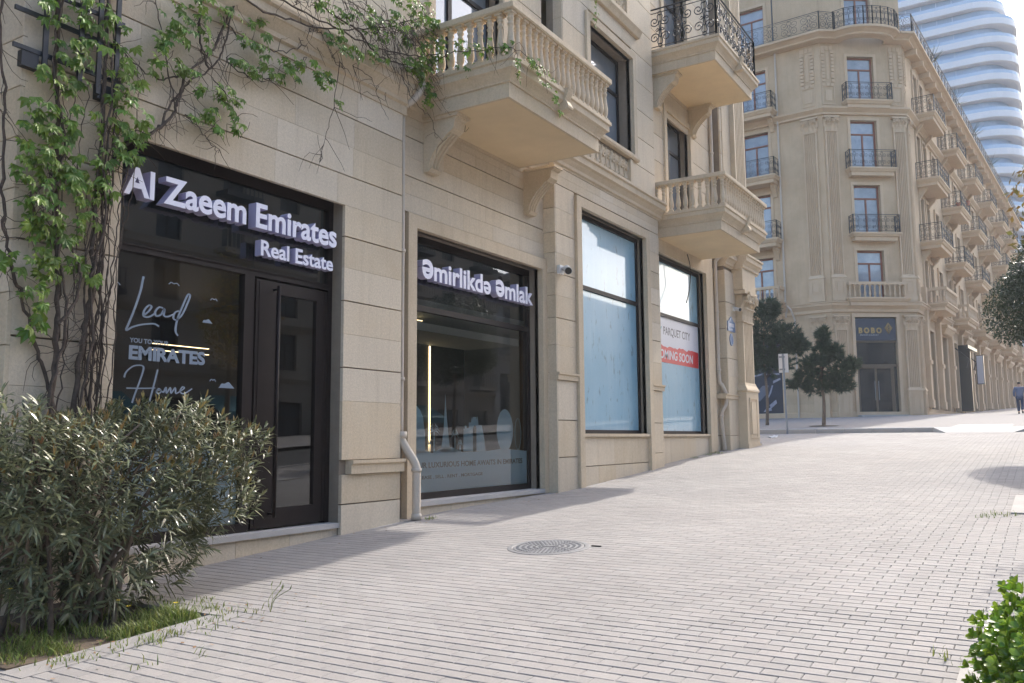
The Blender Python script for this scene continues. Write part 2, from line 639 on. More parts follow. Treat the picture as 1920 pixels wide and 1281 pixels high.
# planting bed, its border, tree pits
b = MB()
b.box(-.4, 1.75, 3.1, 4.7, gz(4) - .3, gz(3.9) - .02)
bed = tag(b.build('planting_bed', SOIL), kind='structure')
for i in range(3):
    b = MB()
    y0, y1 = 3.05 + i * .59, 3.05 + i * .59 + .583
    z = gz((y0 + y1) / 2)
    b.loft([[(1.76, y0, z - .2), (2.02, y0, z - .2), (2.02, y1, z - .2), (1.76, y1, z - .2)],
            [(1.76, y0, gz(y0) + .004), (2.02, y0, gz(y0) + .004), (2.02, y1, gz(y1) + .004), (1.76, y1, gz(y1) + .004)]])
    b.build('border_stone', PAVERO, bed)
for i in range(3):
    b = MB()
    x0 = .02 + i * .62
    b.box(x0, x0 + .614, 4.665, 4.79, gz(4.7) - .2, gz(4.72) + .006)
    b.build('border_stone', PAVERO, bed)
for i, (x0, x1, y0, y1) in enumerate(pits):
    b = MB()
    b.box(x0 + .3, x1, y0 + .3, y1 - .3, gz(y0) - .3, gz((y0 + y1) / 2) - .01)
    pit = tag(b.build('tree_pit', SOIL), kind='structure')
    for (a0, a1, c0, c1) in ((x0, x0 + .32, y0, y1), (x0 + .324, x1, y0, y0 + .32), (x0 + .324, x1, y1 - .32, y1)):
        b = MB()
        b.loft([[(a0, c0, gz(c0) - .2), (a1, c0, gz(c0) - .2), (a1, c1, gz(c1) - .2), (a0, c1, gz(c1) - .2)],
                [(a0, c0, gz(c0) + .02), (a1, c0, gz(c0) + .02), (a1, c1, gz(c1) + .02), (a0, c1, gz(c1) + .02)]])
        b.build('pit_edging', PITC, pit)

# kerbs
kerb = sheet('kerb', 10.2, 10.35, -40, 200, .01, CONC)
fk = tag(MB().box(-40, -39, 33.5, 33.66, 1.3, 1.86).build('far_kerb', CONC), kind='structure')
x = -14.0
while x < 10:
    if not (3.75 < x < 6.2):
        b = MB()
        y0 = 33.5
        b.loft([[(x, y0, 1.4), (x + .99, y0, 1.4), (x + .99, 33.66, 1.4), (x, 33.66, 1.4)],
                [(x, y0, 1.845), (x + .99, y0, 1.845), (x + .99, 33.66, 1.875), (x, 33.66, 1.875)],
                [(x, y0 + .02, 1.868), (x + .99, y0 + .02, 1.868), (x + .99, 33.66, 1.876), (x, 33.66, 1.876)]])
        b.build('kerb_stone', CONC, fk)
    x += 1.0
b = MB()      # dropped kerb ramp with flared sides, and the concrete landing behind it
zk = 1.874
b.faces([(3.98, 33.46, gz(33.4) + .004), (4.45, 32.75, gz(32.75) + .004), (6.45, 32.75, gz(32.75) + .004), (7.02, 33.46, gz(33.4) + .004), (6.35, 33.68, zk), (4.55, 33.68, zk), (3.98, 33.68, zk), (7.02, 33.68, zk), (3.98, 33.48, zk), (7.02, 33.48, zk)],
        [(1, 2, 4, 5), (0, 1, 8), (8, 1, 5, 6), (2, 3, 9), (2, 9, 7, 4)])
ys = [33.681, 34.8, 36.4]
for a_, c_ in zip(ys, ys[1:]):
    b.face([(4.55, a_, gz(a_) + .168), (6.35, a_, gz(a_) + .168), (6.35, c_, gz(c_) + .168), (4.55, c_, gz(c_) + .168)])
tag(b.build('kerb_ramp', CONC), kind='structure')

# manhole cover
mh = thing('manhole_cover', (2.85, 8.17, gz(8.17)), 'round grey cast iron manhole cover set in the pavers', 'manhole cover')
MZ = T(2.85, 8.17, gz(8.17)) @ Matrix.Rotation(.062, 4, 'X') @ RZ(.5)
b = MB()
b.lathe([(.445, -.04), (.445, .003), (.435, .005), (.392, .005), (.388, .0), (.388, -.02)], 48, cap=False)
b.build('frame', METAL, mh, MZ)
b = MB()
b.lathe([(.383, -.02), (.383, .004), (.374, .006), (.0, .0061)], 48, cap=False)
for ring in range(5):
    r = .095 + ring * .06
    n = 14 + ring * 9
    for k in range(n):
        a = 2 * pi * (k + .5 * (ring % 2)) / n
        ca, sa = cos(a), sin(a)
        pts = [(r - .018, -.012), (r + .018, -.012), (r + .018, .012), (r - .018, .012)]
        lo = [(p * ca - q * sa, p * sa + q * ca, .005) for p, q in pts]
        hi = [((r + (p - r) * .8) * ca - q * .8 * sa, (r + (p - r) * .8) * sa + q * .8 * ca, .011) for p, q in pts]
        b.loft([lo, hi])
b.box(-.07, .07, -.022, .022, .004, .012)
b.build('lid', METAL, mh, MZ)
tag(MB().tube([(3.27, 8.36, gz(8.36) + .002), (3.38, 8.36, gz(8.36) + .002)], .012, 5).build('bolt_slot', BLACK, mh))
# crumpled paper
b = MB()
pr = random.Random(3)
g = [[(-.6 + i * .07 + pr.uniform(-.02, .02), 29.2 + j * .07 + pr.uniform(-.02, .02), gz(29.2) + .012 + abs(pr.gauss(0, .05))) for i in range(5)] for j in range(4)]
for j in range(3):
    for i in range(4):
        b.face([g[j][i], g[j][i + 1], g[j + 1][i + 1], g[j + 1][i]])
tag(b.build('paper_scrap', WHITE), 'small crumpled white paper scrap lying on sunlit pavers', 'litter')

# ================================================================= LEFT BUILDING
# frame FL: local x = world Y, local y = -(world X), so faces look towards -y = +X
FL = Matrix(((0, -1, 0, 0), (1, 0, 0, 0), (0, 0, 1, 0), (0, 0, 0, 1)))
LB = thing('stone_building', (0, 14.5, gz(14.5)), 'beige limestone building with shop windows, stone balconies and climbing vines', 'building')
wallp = None


def wallsheet(b, s0, s1, z0, z1, ops, y=0.0, depth=.3):
    ss = sorted(set([s0, s1] + [max(s0, min(s1, v)) for o in ops for v in o[:2]]))
    zs = sorted(set([z0, z1] + [max(z0, min(z1, v)) for o in ops for v in o[2:4]]))
    for a, c in zip(ss, ss[1:]):
        for d, e in zip(zs, zs[1:]):
            ms, mz = (a + c) / 2, (d + e) / 2
            if any(o[0] < ms < o[1] and o[2] < mz < o[3] for o in ops): continue
            b.face([(a, y, d), (c, y, d), (c, y, e), (a, y, e)])
    for o in ops:
        p, q, r, t = o[:4]
        yy = y + depth
        b.face([(p, y, r), (p, yy, r), (p, yy, t), (p, y, t)])
        b.face([(q, yy, r), (q, y, r), (q, y, t), (q, yy, t)])
        b.face([(p, y, t), (p, yy, t), (q, yy, t), (q, y, t)])
        b.face([(p, yy, r), (p, y, r), (q, y, r), (q, yy, r)])


brng = random.Random(11)


def blocks(parent, yf, s0, s1, zed, ops, lmin=.7, lmax=1.3, t=.05, groove=2, zfloor=None):
    """courses of dressed blocks; every `groove`-th bed joint is a wide chamfered groove"""
    for k, (z0, z1) in enumerate(zip(zed, zed[1:])):
        iv = [(s0, s1)]
        for o in ops:
            if o[2] < (z0 + z1) / 2 < o[3]:
                nv = []
                for a, c in iv:
                    if o[1] <= a or o[0] >= c:
                        nv.append((a, c))
                    else:
                        if o[0] - a > .02: nv.append((a, o[0]))
                        if c - o[1] > .02: nv.append((o[1], c))
                iv = nv
        for a, c in iv:
            L = c - a
            n = max(1, int(round(L / brng.uniform(lmin, lmax))))
            cuts = [a + L * i / n for i in range(n + 1)]
            if n > 1:
                sh = brng.uniform(-.25, .25) * L / n
                cuts = [cuts[0]] + [q + sh for q in cuts[1:-1]] + [cuts[-1]]
            for p, q in zip(cuts, cuts[1:]):
                g0 = .008 if k % groove == 0 else .0012
                g1 = .008 if (k + 1) % groove == 0 else .0012
                zz0 = z0 + g0
                if zfloor is not None: zz0 = max(zz0, zfloor)
                b = MB()
                b.block(p + .0004, q - .0004, zz0, z1 - g1, yf, t, .0018 if groove > 1 else .0012)
                b.build('stone_block', STONE, parent, FL)


def half(zs):
    out = []
    for a, c in zip(zs, zs[1:]):
        out += [a, (a + c) / 2]
    return out + [zs[-1]]


# ---- section A (x = 0), shop with the door
AOP = [(4.89, 8.01, -.5, 4.64)]
b = MB()
wallsheet(b, 3.92, 9.18, -.4, 6.35, AOP, .045, .45)
b.face([(3.92, .045, -.4), (3.92, .5, -.4), (3.92, .5, 6.35), (3.92, .045, 6.35)])
b.face([(9.18, .045, 0), (9.18, .3, 0), (9.18, .3, 6.35), (9.18, .045, 6.35)])
wallA = b.build('wall', JOINT, LB, FL)
zA = [1.32] + half([2.06, 2.91, 3.762, 4.573, 5.365, 6.15])
blocks(wallA, 0, 3.92, 9.15, zA, AOP)
blocks(wallA, -.005, 3.92, 9.14, [-.3, .78, 1.15], AOP, 1.0, 1.5, .05, 1)
for a, c in ((3.9, 4.86), (8.13, 9.17)):
    MB().prism([(-.055, 1.15), (-.055, 1.26), (-.085, 1.28), (-.085, 1.32), (.05, 1.32), (.05, 1.15)], 'x', a, c).build('dado_band', STONE2, LB, FL)
# side return of section A, seen edge-on at the left
for k in range(13):
    z0 = .1 + k * .46
    MB().block(0, .42, z0 + .004, z0 + .456, 0, .04, .004).build('stone_block', STONE, wallA, Matrix(((1, 0, 0, -.42), (0, 1, 0, 3.88), (0, 0, 1, 0), (0, 0, 0, 1))))
b = MB()
b.box(-6, -.42, -8, 3.9, -1, 9)
b.build('wall', STONE, LB)
# ---- section B (x = -.15)
BOP = [(9.61, 13.235, -.5, 4.615)]
b = MB()
wallsheet(b, 9.18, 13.42, -.3, 6.35, BOP, .15 + .045, .4)
wallB = b.build('wall', JOINT, LB, FL)
blocks(wallB, .15, 9.19, 13.40, half([4.83, 5.368, 5.95, 6.32]), [], .8, 1.4)
# ---- section C (x = .094)
COP = [(14.345, 17.465, 1.66, 5.985)]
b = MB()
wallsheet(b, 13.40, 18.32, .2, 6.6, COP, -.094 + .045, .5)
b.face([(13.40, -.05, .2), (13.40, .3, .2), (13.40, .3, 6.6), (13.40, -.05, 6.6)])
b.face([(18.32, -.05, .2), (18.32, .3, .2), (18.32, .3, 6.6), (18.32, -.05, 6.6)])
wallC = b.build('wall', JOINT, LB, FL)
zC = half([2.75, 3.738, 4.558, 5.307, 6.225]) + [6.40, 6.57]
CB = [(14.14, 17.67, 0, 6.16)]
blocks(wallC, -.094, 13.42, 18.30, zC, CB, .5, 1.6)
blocks(wallC, -.094, 13.42, 18.30, [.3, 1.24, 1.9, 2.62], CB, .5, 1.6, .05, 1)
blocks(wallC, -.075, 14.345, 17.465, [.3, 1.05, 1.60], [], .8, 1.2, .05, 1)
for z0, z1 in zip([.4] + zC, zC):       # left return of the pier, seen as the shaded side
    MB().block(0, .26, z0 + .004, z1 - .004, 0, .03, .003).build('stone_block', STONE, wallC, Matrix(((1, 0, 0, -.168), (0, 1, 0, 13.385), (0, 0, 1, 0), (0, 0, 0, 1))))
for a, c in ((13.37, 14.16), (17.66, 18.35)):
    MB().prism([(-.13, 2.62), (-.13, 2.70), (-.155, 2.72), (-.155, 2.755), (.05, 2.755), (.05, 2.62)], 'x', a, c).build('dado_band', STONE2, LB, FL)
# ---- section D (x = -.15) and the end pier
DOP = [(18.6, 22.07, 1.66, 5.95)]
b = MB()
wallsheet(b, 18.32, 23.1, .4, 6.6, DOP, .15 + .045, .4)
wallD = b.build('wall', JOINT, LB, FL)
blocks(wallD, .15, 22.62, 23.08, half([2.75, 3.738, 4.558, 5.307, 6.225]), [], .5, 1.0)
blocks(wallD, .15, 18.34, 22.62, [6.20, 6.45], [], .8, 1.4)
blocks(wallD, .17, 18.6, 22.07, [.6, 1.60], [], .8, 1.2, .05, 1)
blocks(wallD, .15, 22.2, 23.08, [.9, 1.62, 2.62], [], .8, 1.2, .05, 1)
b = MB()
wallsheet(b, 23.06, 25.1, .8, 6.6, [], -.055, .3)
b.face([(23.06, -.055, .8), (23.06, .3, .8), (23.06, .3, 6.6), (23.06, -.055, 6.6)])
wallE = b.build('wall', JOINT, LB, FL)
blocks(wallE, -.1, 23.06, 23.95, half([2.75, 3.738, 4.558, 5.307, 6.225]), [], .5, 1.0)
blocks(wallE, -.1, 23.06, 23.95, [.9, 1.62, 2.62], [], .8, 1.2, .05, 1)
for z0, z1 in ((1.0, 1.62), (1.62, 2.62), (2.76, 3.73), (3.74, 4.55), (4.56, 5.3), (5.31, 6.2)):
    MB().block(0, .24, z0 + .004, z1 - .004, 0, .03, .003).build('stone_block', STONE, wallE, Matrix(((1, 0, 0, -.145), (0, 1, 0, 23.035), (0, 0, 1, 0), (0, 0, 0, 1))))
MB().prism([(-.13, 2.62), (-.13, 2.70), (-.155, 2.72), (-.155, 2.755), (.2, 2.755), (.2, 2.62)], 'x', 22.7, 23.82).build('dado_band', STONE2, LB, FL)

# ---- upper walls
b = MB()
UPOPS_AB = [(10.05, 12.0, 6.86, 9.75), (10.05, 12.0, 10.9, 13.75), (5.4, 7.4, 7.8, 9.9)]
wallsheet(b, 3.9, 13.42, 6.3, 16, UPOPS_AB, .195, .3)
wallU1 = b.build('upper_wall', JOINT, LB, FL)
blocks(wallU1, .15, 9.2, 13.40, [6.8 + .66 * k for k in range(12)], UPOPS_AB, .9, 1.5, .05, 1)
blocks(wallU1, .15, 3.92, 9.2, [6.8 + .66 * k for k in range(6)], UPOPS_AB, .9, 1.5, .05, 1)
b = MB()
UPOPS_C = [(14.97, 17.08, 7.78, 10.02), (14.97, 17.08, 11.8, 14.05)]
wallsheet(b, 13.86, 18.32, 6.5, 16, UPOPS_C, -.005, .35)
b.face([(13.86, -.0, 6.5), (13.86, .3, 6.5), (13.86, .3, 16), (13.86, 0, 16)])
wallU2 = b.build('upper_wall', JOINT, LB, FL)
blocks(wallU2, -.05, 13.88, 18.30, [6.98 + .66 * k for k in range(14)], UPOPS_C + [(14.92, 16.98, 6.9, 7.6), (14.92, 16.98, 10.9, 11.6)], .8, 1.5, .05, 1)
for k in range(14):
    MB().block(0, .19, 6.98 + .66 * k + .002, 7.638 + .66 * k, 0, .03, .003).build('stone_block', STONE, wallU2, Matrix(((1, 0, 0, -.15), (0, 1, 0, 13.85), (0, 0, 1, 0), (0, 0, 0, 1))))
b = MB()
UPOPS_D = [(19.55, 21.2, 6.86, 9.68), (19.55, 21.2, 10.9, 13.7)]
wallsheet(b, 18.32, 23.4, 6.5, 16, UPOPS_D, .195, .3)
wallU3 = b.build('upper_wall', JOINT, LB, FL)
blocks(wallU3, .15, 18.34, 23.1, [6.9 + .66 * k for k in range(14)], UPOPS_D, .8, 1.5, .05, 1)
b = MB()
wallsheet(b, 23.06, 25.1, 6.5, 16, [], -.055, .3)
b.face([(23.06, -.055, 6.5), (23.06, .3, 6.5), (23.06, .3, 16), (23.06, -.055, 16)])
wallU4 = b.build('upper_wall', JOINT, LB, FL)
blocks(wallU4, -.1, 23.06, 24.0, [6.9 + .66 * k for k in range(14)], [], .8, 1.5, .05, 1)
# core (end wall, roof, rear) keeps daylight out of the rooms
b = MB()
b.box(-9, -8.8, -8, 25.0, -1, 16)
b.box(-9, -.1, -8, 25.08, 15.8, 16)
b.box(-9, .09, 24.9, 25.09, .5, 16)
b.box(-9, -.2, -8, 25, 6.30, 6.34)
b.build('core', STONE2, LB)

# ---- cornices
def corn(name, prof, a, c, parent=None):
    return MB().prism(prof, 'x', a, c).build(name, STONE2, LB, FL)


pA = [(.15, 6.15), (-.02, 6.15), (-.02, 6.28), (-.06, 6.30), (-.06, 6.36), (-.14, 6.47), (-.16, 6.48), (-.16, 6.58), (-.20, 6.60), (-.20, 6.64), (.15, 6.72)]
corn('cornice', pA, 3.84, 9.22)
pB = [(p[0] + .15, p[1] + .1) for p in pA]
corn('cornice', [(.3, 6.30)] + pB[1:-1] + [(.3, 6.82)], 9.22, 13.36)
pC = [(.2, 6.57), (-.10, 6.57), (-.10, 6.60), (-.14, 6.62), (-.14, 6.68), (-.20, 6.76), (-.25, 6.79), (-.25, 6.90), (-.29, 6.92), (-.29, 6.97), (.2, 7.02)]
corn('cornice', pC, 13.36, 18.42)
pE = [(p[0] - .27, p[1] - .25) for p in pC]
corn('cornice', pE, 23.72, 25.3)
corn('cornice', [(p[0] - .02, p[1] - .26) for p in pC], 22.98, 23.72)
corn('string_course', [(.2, 10.62), (-.12, 10.62), (-.16, 10.7), (-.20, 10.76), (-.20, 10.84), (.2, 10.86)], 14.8, 17.45)
corn('window_sill', [(.25, 7.66), (-.11, 7.66), (-.14, 7.70), (-.14, 7.76), (.25, 7.78)], 14.82, 17.26)
corn('window_sill', [(.25, 11.68), (-.11, 11.68), (-.14, 11.72), (-.14, 11.78), (.25, 11.8)], 14.82, 17.26)


# ---- architraves
def architrave(y, s0, s1, z0, z1, w, parent, t=.055, both=True):
    for a, c, d, e in ((s0 - w, s0, z0, z1 + w), (s1, s1 + w, z0, z1 + w), (s0, s1, z1, z1 + w)):
        b = MB()
        b.box(a, c, y, y + t + .12, d, e)
        b.build('architrave', STONE2, parent, FL)


architrave(.09, 9.61, 13.235, .35, 4.615, .195, LB)
architrave(-.15, 14.345, 17.465, .5, 5.985, .19, LB)
architrave(.095, 18.75, 22.07, .8, 5.95, .52, LB)
architrave(-.10, 14.97, 17.08, 7.78, 10.02, .16, LB)
architrave(.10, 10.05, 12.0, 6.86, 9.75, .16, LB)
architrave(.10, 19.55, 21.2, 6.86, 9.68, .16, LB)
architrave(.10, 19.55, 21.2, 10.9, 13.7, .16, LB)

# ---- sills and their risers
MB().box(-.35, -.02, 4.86, 8.01, .50, .56).build('window_sill', CONC, LB)
for k in range(4):
    MB().block(4.89 + .78 * k + .001, 4.89 + .78 * (k + 1) - .001, -.1, .499, .06, .05, .002).build('stone_block', STONE, wallA, FL)
MB().box(-.5, -.085, 9.61, 13.235, .635, .70).build('window_sill', CONC, LB)
for k in range(4):
    MB().block(9.61 + .906 * k + .001, 9.61 + .906 * (k + 1) - .001, .1, .634, .13, .05, .002).build('stone_block', STONE, wallB, FL)
MB().box(-.3, .13, 14.345, 17.465, 1.602, 1.662).build('window_sill', STONE2, LB)
MB().box(-.5, -.12, 18.6, 22.07, 1.602, 1.662).build('window_sill', STONE2, LB)


# ---- shop windows
def bars(b, xs, rects, t=.07):
    for a, c, d, e in rects:
        b.box(xs - t, xs, a, c, d, e)


def pane(parent, x, a, c, d, e, m=GLASS, t=.008, name='pane'):
    if m in (GLASS, GLASSF):
        b = MB()
        b.face([(x, a, d), (x, c, d), (x, c, e), (x, a, e)])
        return b.build(name, m, parent)
    return MB().box(x - t, x, a, c, d, e).build(name, m, parent)


# window A
b = MB()
bars(b, -.20, [(4.885, 8.005, 4.55, 4.635), (4.885, 4.96, .56, 4.55), (7.93, 8.005, .56, 4.55), (4.96, 7.93, 3.47, 3.55), (6.60, 6.74, .56, 3.47), (4.96, 6.60, .56, .66)], .10)
b.box(-.215, -.196, 4.92, 7.97, 4.50, 4.555)
b.box(-.19, -.185, 4.96, 7.93, 3.53, 3.545)
winA = b.build('shop_window', FRAME, LB)
MB().box(-.31, -.30, 4.96, 7.93, 3.55, 4.55).build('fascia_backing', BACKB, winA)
pane(winA, -.245, 4.96, 6.60, .66, 3.47)
pane(winA, -.235, 4.96, 6.735, 3.55, 4.52, GLASSF, name='fascia_pane')
pane(winA, -.235, 6.745, 7.93, 3.55, 4.52, GLASSF, name='fascia_pane')
b = MB()
bars(b, -.19, [(6.76, 7.08, .58, 3.44), (7.72, 7.91, .58, 3.44), (7.08, 7.72, 3.30, 3.44), (7.08, 7.72, .58, .80)], .06)
for r in ((6.80, 6.812, .6, 3.42), (7.07, 7.08, .8, 3.3), (7.72, 7.73, .8, 3.3), (7.86, 7.872, .6, 3.42)):
    b.box(-.19, -.184, *r)
door = b.build('door', FRAME, LB)
pane(door, -.215, 7.08, 7.72, .80, 3.30)
b = MB()
b.tube([(-.10, 7.02, .70), (-.10, 7.02, 3.38)], .021, 10)
for z in (.74, 3.34):
    b.tube([(-.10, 7.02, z), (-.19, 7.02, z)], .014, 8)
b.build('handle', FRAME, door, smooth=True)
# window B
b = MB()
bars(b, -.37, [(9.61, 13.235, 4.53, 4.615), (9.61, 9.69, .70, 4.53), (13.15, 13.235, .70, 4.53), (9.69, 13.15, 3.485, 3.57), (9.69, 13.15, .70, .795)], .10)
b.box(-.375, -.355, 9.64, 13.2, 4.49, 4.535)
winB = b.build('shop_window', FRAME, LB)
MB().box(-.47, -.46, 9.69, 13.15, 3.57, 4.53).build('fascia_backing', BACKB, winB)
pane(winB, -.40, 9.69, 13.15, .795, 3.485)
pane(winB, -.395, 9.69, 13.15, 3.57, 4.50, GLASSF, name='fascia_pane')


def film_window(x, a, c, z0, zt, z1):
    b = MB()
    bars(b, x, [(a, c, z1 - .09, z1), (a, a + .07, z0, z1 - .09), (c - .07, c, z0, z1 - .09), (a + .07, c - .07, zt, zt + .085), (a + .07, c - .07, z0, z0 + .075)], .09)
    w = b.build('shop_window', FRAME, LB)
    pane(w, x - .04, a + .07, c - .07, z0 + .075, zt, FILM, .01)
    pane(w, x - .04, a + .07, c - .07, zt + .085, z1 - .09, FILM, .01)
    return w


winC = film_window(-.075, 14.345, 17.465, 1.662, 4.47, 5.98)
winD = film_window(-.31, 18.6, 22.07, 1.662, 4.50, 5.945)


# upper windows
def up_window(x, a, c, z0, z1, tr=.68, mull=.5):
    b = MB()
    zt = z0 + (z1 - z0) * tr
    ym = a + (c - a) * mull
    bars(b, x, [(a, c, z1 - .07, z1), (a, a + .06, z0, z1 - .07), (c - .06, c, z0, z1 - .07), (a + .06, c - .06, zt, zt + .07), (a + .06, c - .06, z0, z0 + .07),
                (ym - .05, ym + .05, z0 + .07, zt)], .08)
    w = b.build('window', FRAME, LB)
    pane(w, x - .04, a + .06, ym - .05, z0 + .07, zt, UPGL)
    pane(w, x - .04, ym + .05, c - .06, z0 + .07, zt, UPGL)
    pane(w, x - .04, a + .06, c - .06, zt + .07, z1 - .07, UPGL)
    return w


up_window(-.27, 14.97, 17.08, 7.78, 10.02, .62, .35)
up_window(-.27, 14.97, 17.08, 11.8, 14.05, .62, .35)
up_window(-.40, 10.05, 12.0, 6.86, 9.75, .72, .4)
up_window(-.40, 10.05, 12.0, 10.9, 13.75, .72, .5)
up_window(-.40, 19.55, 21.2, 6.86, 9.68, .72, .5)
up_window(-.40, 19.55, 21.2, 10.9, 13.7, .72, .5)
up_window(-.40, 5.4, 7.4, 7.8, 9.9, .7, .5)


# ---- scrolled relief panels under the bay windows
def spiral(cx, cz, r0, turns, a0, sgn=1, n=18, grow=.12):
    pts = []
    for i in range(n + 1):
        t = i / n
        r = r0 * (grow + (1 - grow) * t)
        a = a0 + sgn * 2 * pi * turns * (t - 1)
        pts.append((cx + r * cos(a), cz + r * sin(a)))
    return pts


def relief(z0, z1, a, c, xs):
    b = MB()
    b.box(xs - .06, xs - .05, a, c, z0, z1)
    p = b.build('relief_panel', STONE2, LB)
    for d in ((a - .13, a, z0 - .05, z1 + .05), (c, c + .13, z0 - .05, z1 + .05)):
        MB().box(xs - .05, xs + .02, *d).build('panel_frame', STONE2, p)
    n = 4
    w = (c - a) / n
    h = (z1 - z0)
    b = MB()
    for i in range(n):
        cx = a + (i + .5) * w
        for sx in (-1, 1):
            for sz in (-1, 1):
                q = spiral(cx + sx * w * .24, (z0 + z1) / 2 + sz * h * .25, w * .22, 1.6, (pi if sx > 0 else 0), sx * sz, 16, .2)
                b.tube([(xs - .035, y, z) for y, z in q], .022, 5)
        b.tube([(xs - .035, cx + w * .02 * sin(t * 6), z0 + h * t) for t in (0, .25, .5, .75, 1)], .018, 5)
        b.tube([(xs - .035, cx - .5 * w + .1 * w * cos(t * pi * 2), z0 + h * t) for t in (0, .2, .4, .6, .8, 1)], .02, 5)
    b.build('scrollwork', STONE2, p)


relief(6.99, 7.58, 15.05, 16.85, .07)
relief(10.98, 11.56, 15.05, 16.85, .07)


# ---- balconies
def rect_levels(b, xw, xo, y0, y1, prof, capm=None):
    rings = []
    for off, z in prof:
        rings.append([(xw, y0 - off, z), (xo + off, y0 - off, z), (xo + off, y1 + off, z), (xw, y1 + off, z)])
    b.loft(rings)


def baluster_mesh(h, m, n=10, w=.062):
    b = MB()
    z = 0
    b.box(-w, w, -w, w, 0, h * .055)
    s = h
    pr = [(.050, .055), (.055, .075), (.055, .09), (.040, .105), (.036, .125), (.046, .16), (.056, .22), (.0585, .28), (.056, .34), (.048, .43),
          (.040, .53), (.035, .62), (.034, .68), (.045, .70), (.047, .72), (.045, .74), (.034, .755), (.036, .80), (.048, .825), (.050, .845), (.048, .865), (.038, .88), (.044, .90), (.052, .92), (.052, .945)]
    b.lathe([(r * w / .062, t * s) for r, t in pr], n, cap=False)
    b.box(-w, w, -w, w, h * .945, h)
    return b.mesh('baluster', m, False)


BALM = baluster_mesh(.66, STONE2, 12)
for p in BALM.polygons:
    p.use_smooth = len(p.vertices) == 4 and abs(p.normal.z) < .9 and p.index > 5 and p.index < len(BALM.polygons) - 6
SLABP = [(-.10, 0), (-.10, .215), (-.075, .22), (-.075, .245), (-.045, .29), (.0, .34), (.035, .365), (.04, .37), (.04, .46), (.07, .475), (.07, .53)]


def slab(xw, xo, y0, y1, z):
    b = MB()
    rect_levels(b, xw, xo, y0, y1, [(o, z + h) for o, h in SLABP])
    o = b.build('balcony', STONE2, LB)
    u = MB()
    u.face([(xw, y0 + .14, z - .003), (xo - .14, y0 + .14, z - .003), (xo - .14, y1 - .14, z - .003), (xw, y1 - .14, z - .003)])
    u.build('soffit', PLASTER, o)
    ym = (y0 + y1) / 2       # little scrolled key block on the front moulding
    k = MB()
    k.prism([(xo - .08, z + .20), (xo + .10, z + .22), (xo + .12, z + .30), (xo + .07, z + .38), (xo + .12, z + .49), (xo + .14, z + .56), (xo - .05, z + .56)], 'y', ym - .075, ym + .075)
    k.tube([(xo + .085, ym - .085, z + .27), (xo + .085, ym + .085, z + .27)], .045, 10)
    k.build('key_block', STONE2, o)
    return o


def corbel(parent, x0, yc, ztop, w=.26, d=.62, h=.80):
    pts = [(0, ztop), (d, ztop), (d, ztop - .07), (d - .05, ztop - .09), (d - .07, ztop - .22), (d - .14, ztop - .27)]
    for k in range(9):
        t = k / 8
        pts.append((.10 + (d - .26) * (1 - t) ** 1.7, ztop - .27 - t * (h - .34)))
    pts += [(.14, ztop - h + .05), (.10, ztop - h), (0, ztop - h)]
    b = MB()
    b.prism([(x0 + p, z) for p, z in pts], 'y', yc - w / 2, yc + w / 2)
    b.box(x0, x0 + d + .03, yc - w / 2 - .03, yc + w / 2 + .03, ztop - .05, ztop - .002)
    for k in (-1, 0, 1):      # fluting ribs down the front
        y = yc + k * .075
        path = [(x0 + p + .006, y, z) for p, z in pts[6:15]]
        b.tube(path, .020, 6)
    return b.build('corbel', STONE2, parent)


def balustrade(parent, xw, xo, y0, y1, z, front=19, side=9):
    zi = z + .53
    a = .015
    for k in range(front):
        t = k / (front - 1)
        inst('baluster', BALM, parent, T(xo - a, y0 + a + (y1 - y0 - 2 * a) * t, zi))
    for yy in (y0 + a, y1 - a):
        for k in range(side):
            inst('baluster', BALM, parent, T(xw + .10 + (xo - a - xw - .10) * k / side, yy, zi))
    b = MB()
    zt = zi + .66
    w = .085
    ring = lambda o, zz: [(xw, y0 + a - o, zz), (xo - a + o, y0 + a - o, zz), (xo - a + o, y1 - a + o, zz), (xw, y1 - a + o, zz)]
    inn = lambda o, zz: [(xw, y0 + a + o, zz), (xo - a - o, y0 + a + o, zz), (xo - a - o, y1 - a - o, zz), (xw, y1 - a - o, zz)]
    rings = [inn(w, zt), ring(w, zt), ring(w + .015, zt + .02), ring(w + .015, zt + .09), ring(w, zt + .105), inn(w, zt + .105), inn(w, zt)]
    b.loft(rings, cap=False, closed=False)
    b.build('handrail', STONE2, parent)


b1 = slab(-.15, 1.50, 9.66, 12.66, 6.31)
balustrade(b1, -.15, 1.50, 9.66, 12.66, 6.31)
corbel(b1, -.15, 9.95, 6.31)
corbel(b1, -.15, 12.82, 6.31)
b2 = slab(-.15, 1.55, 18.62, 21.85, 6.27)
balustrade(b2, -.15, 1.55, 18.62, 21.85, 6.27)
b3 = slab(-.15, 1.55, 18.62, 21.70, 10.30)
corbel(b3, -.15, 18.95, 10.30)
corbel(b3, -.15, 21.35, 10.30)


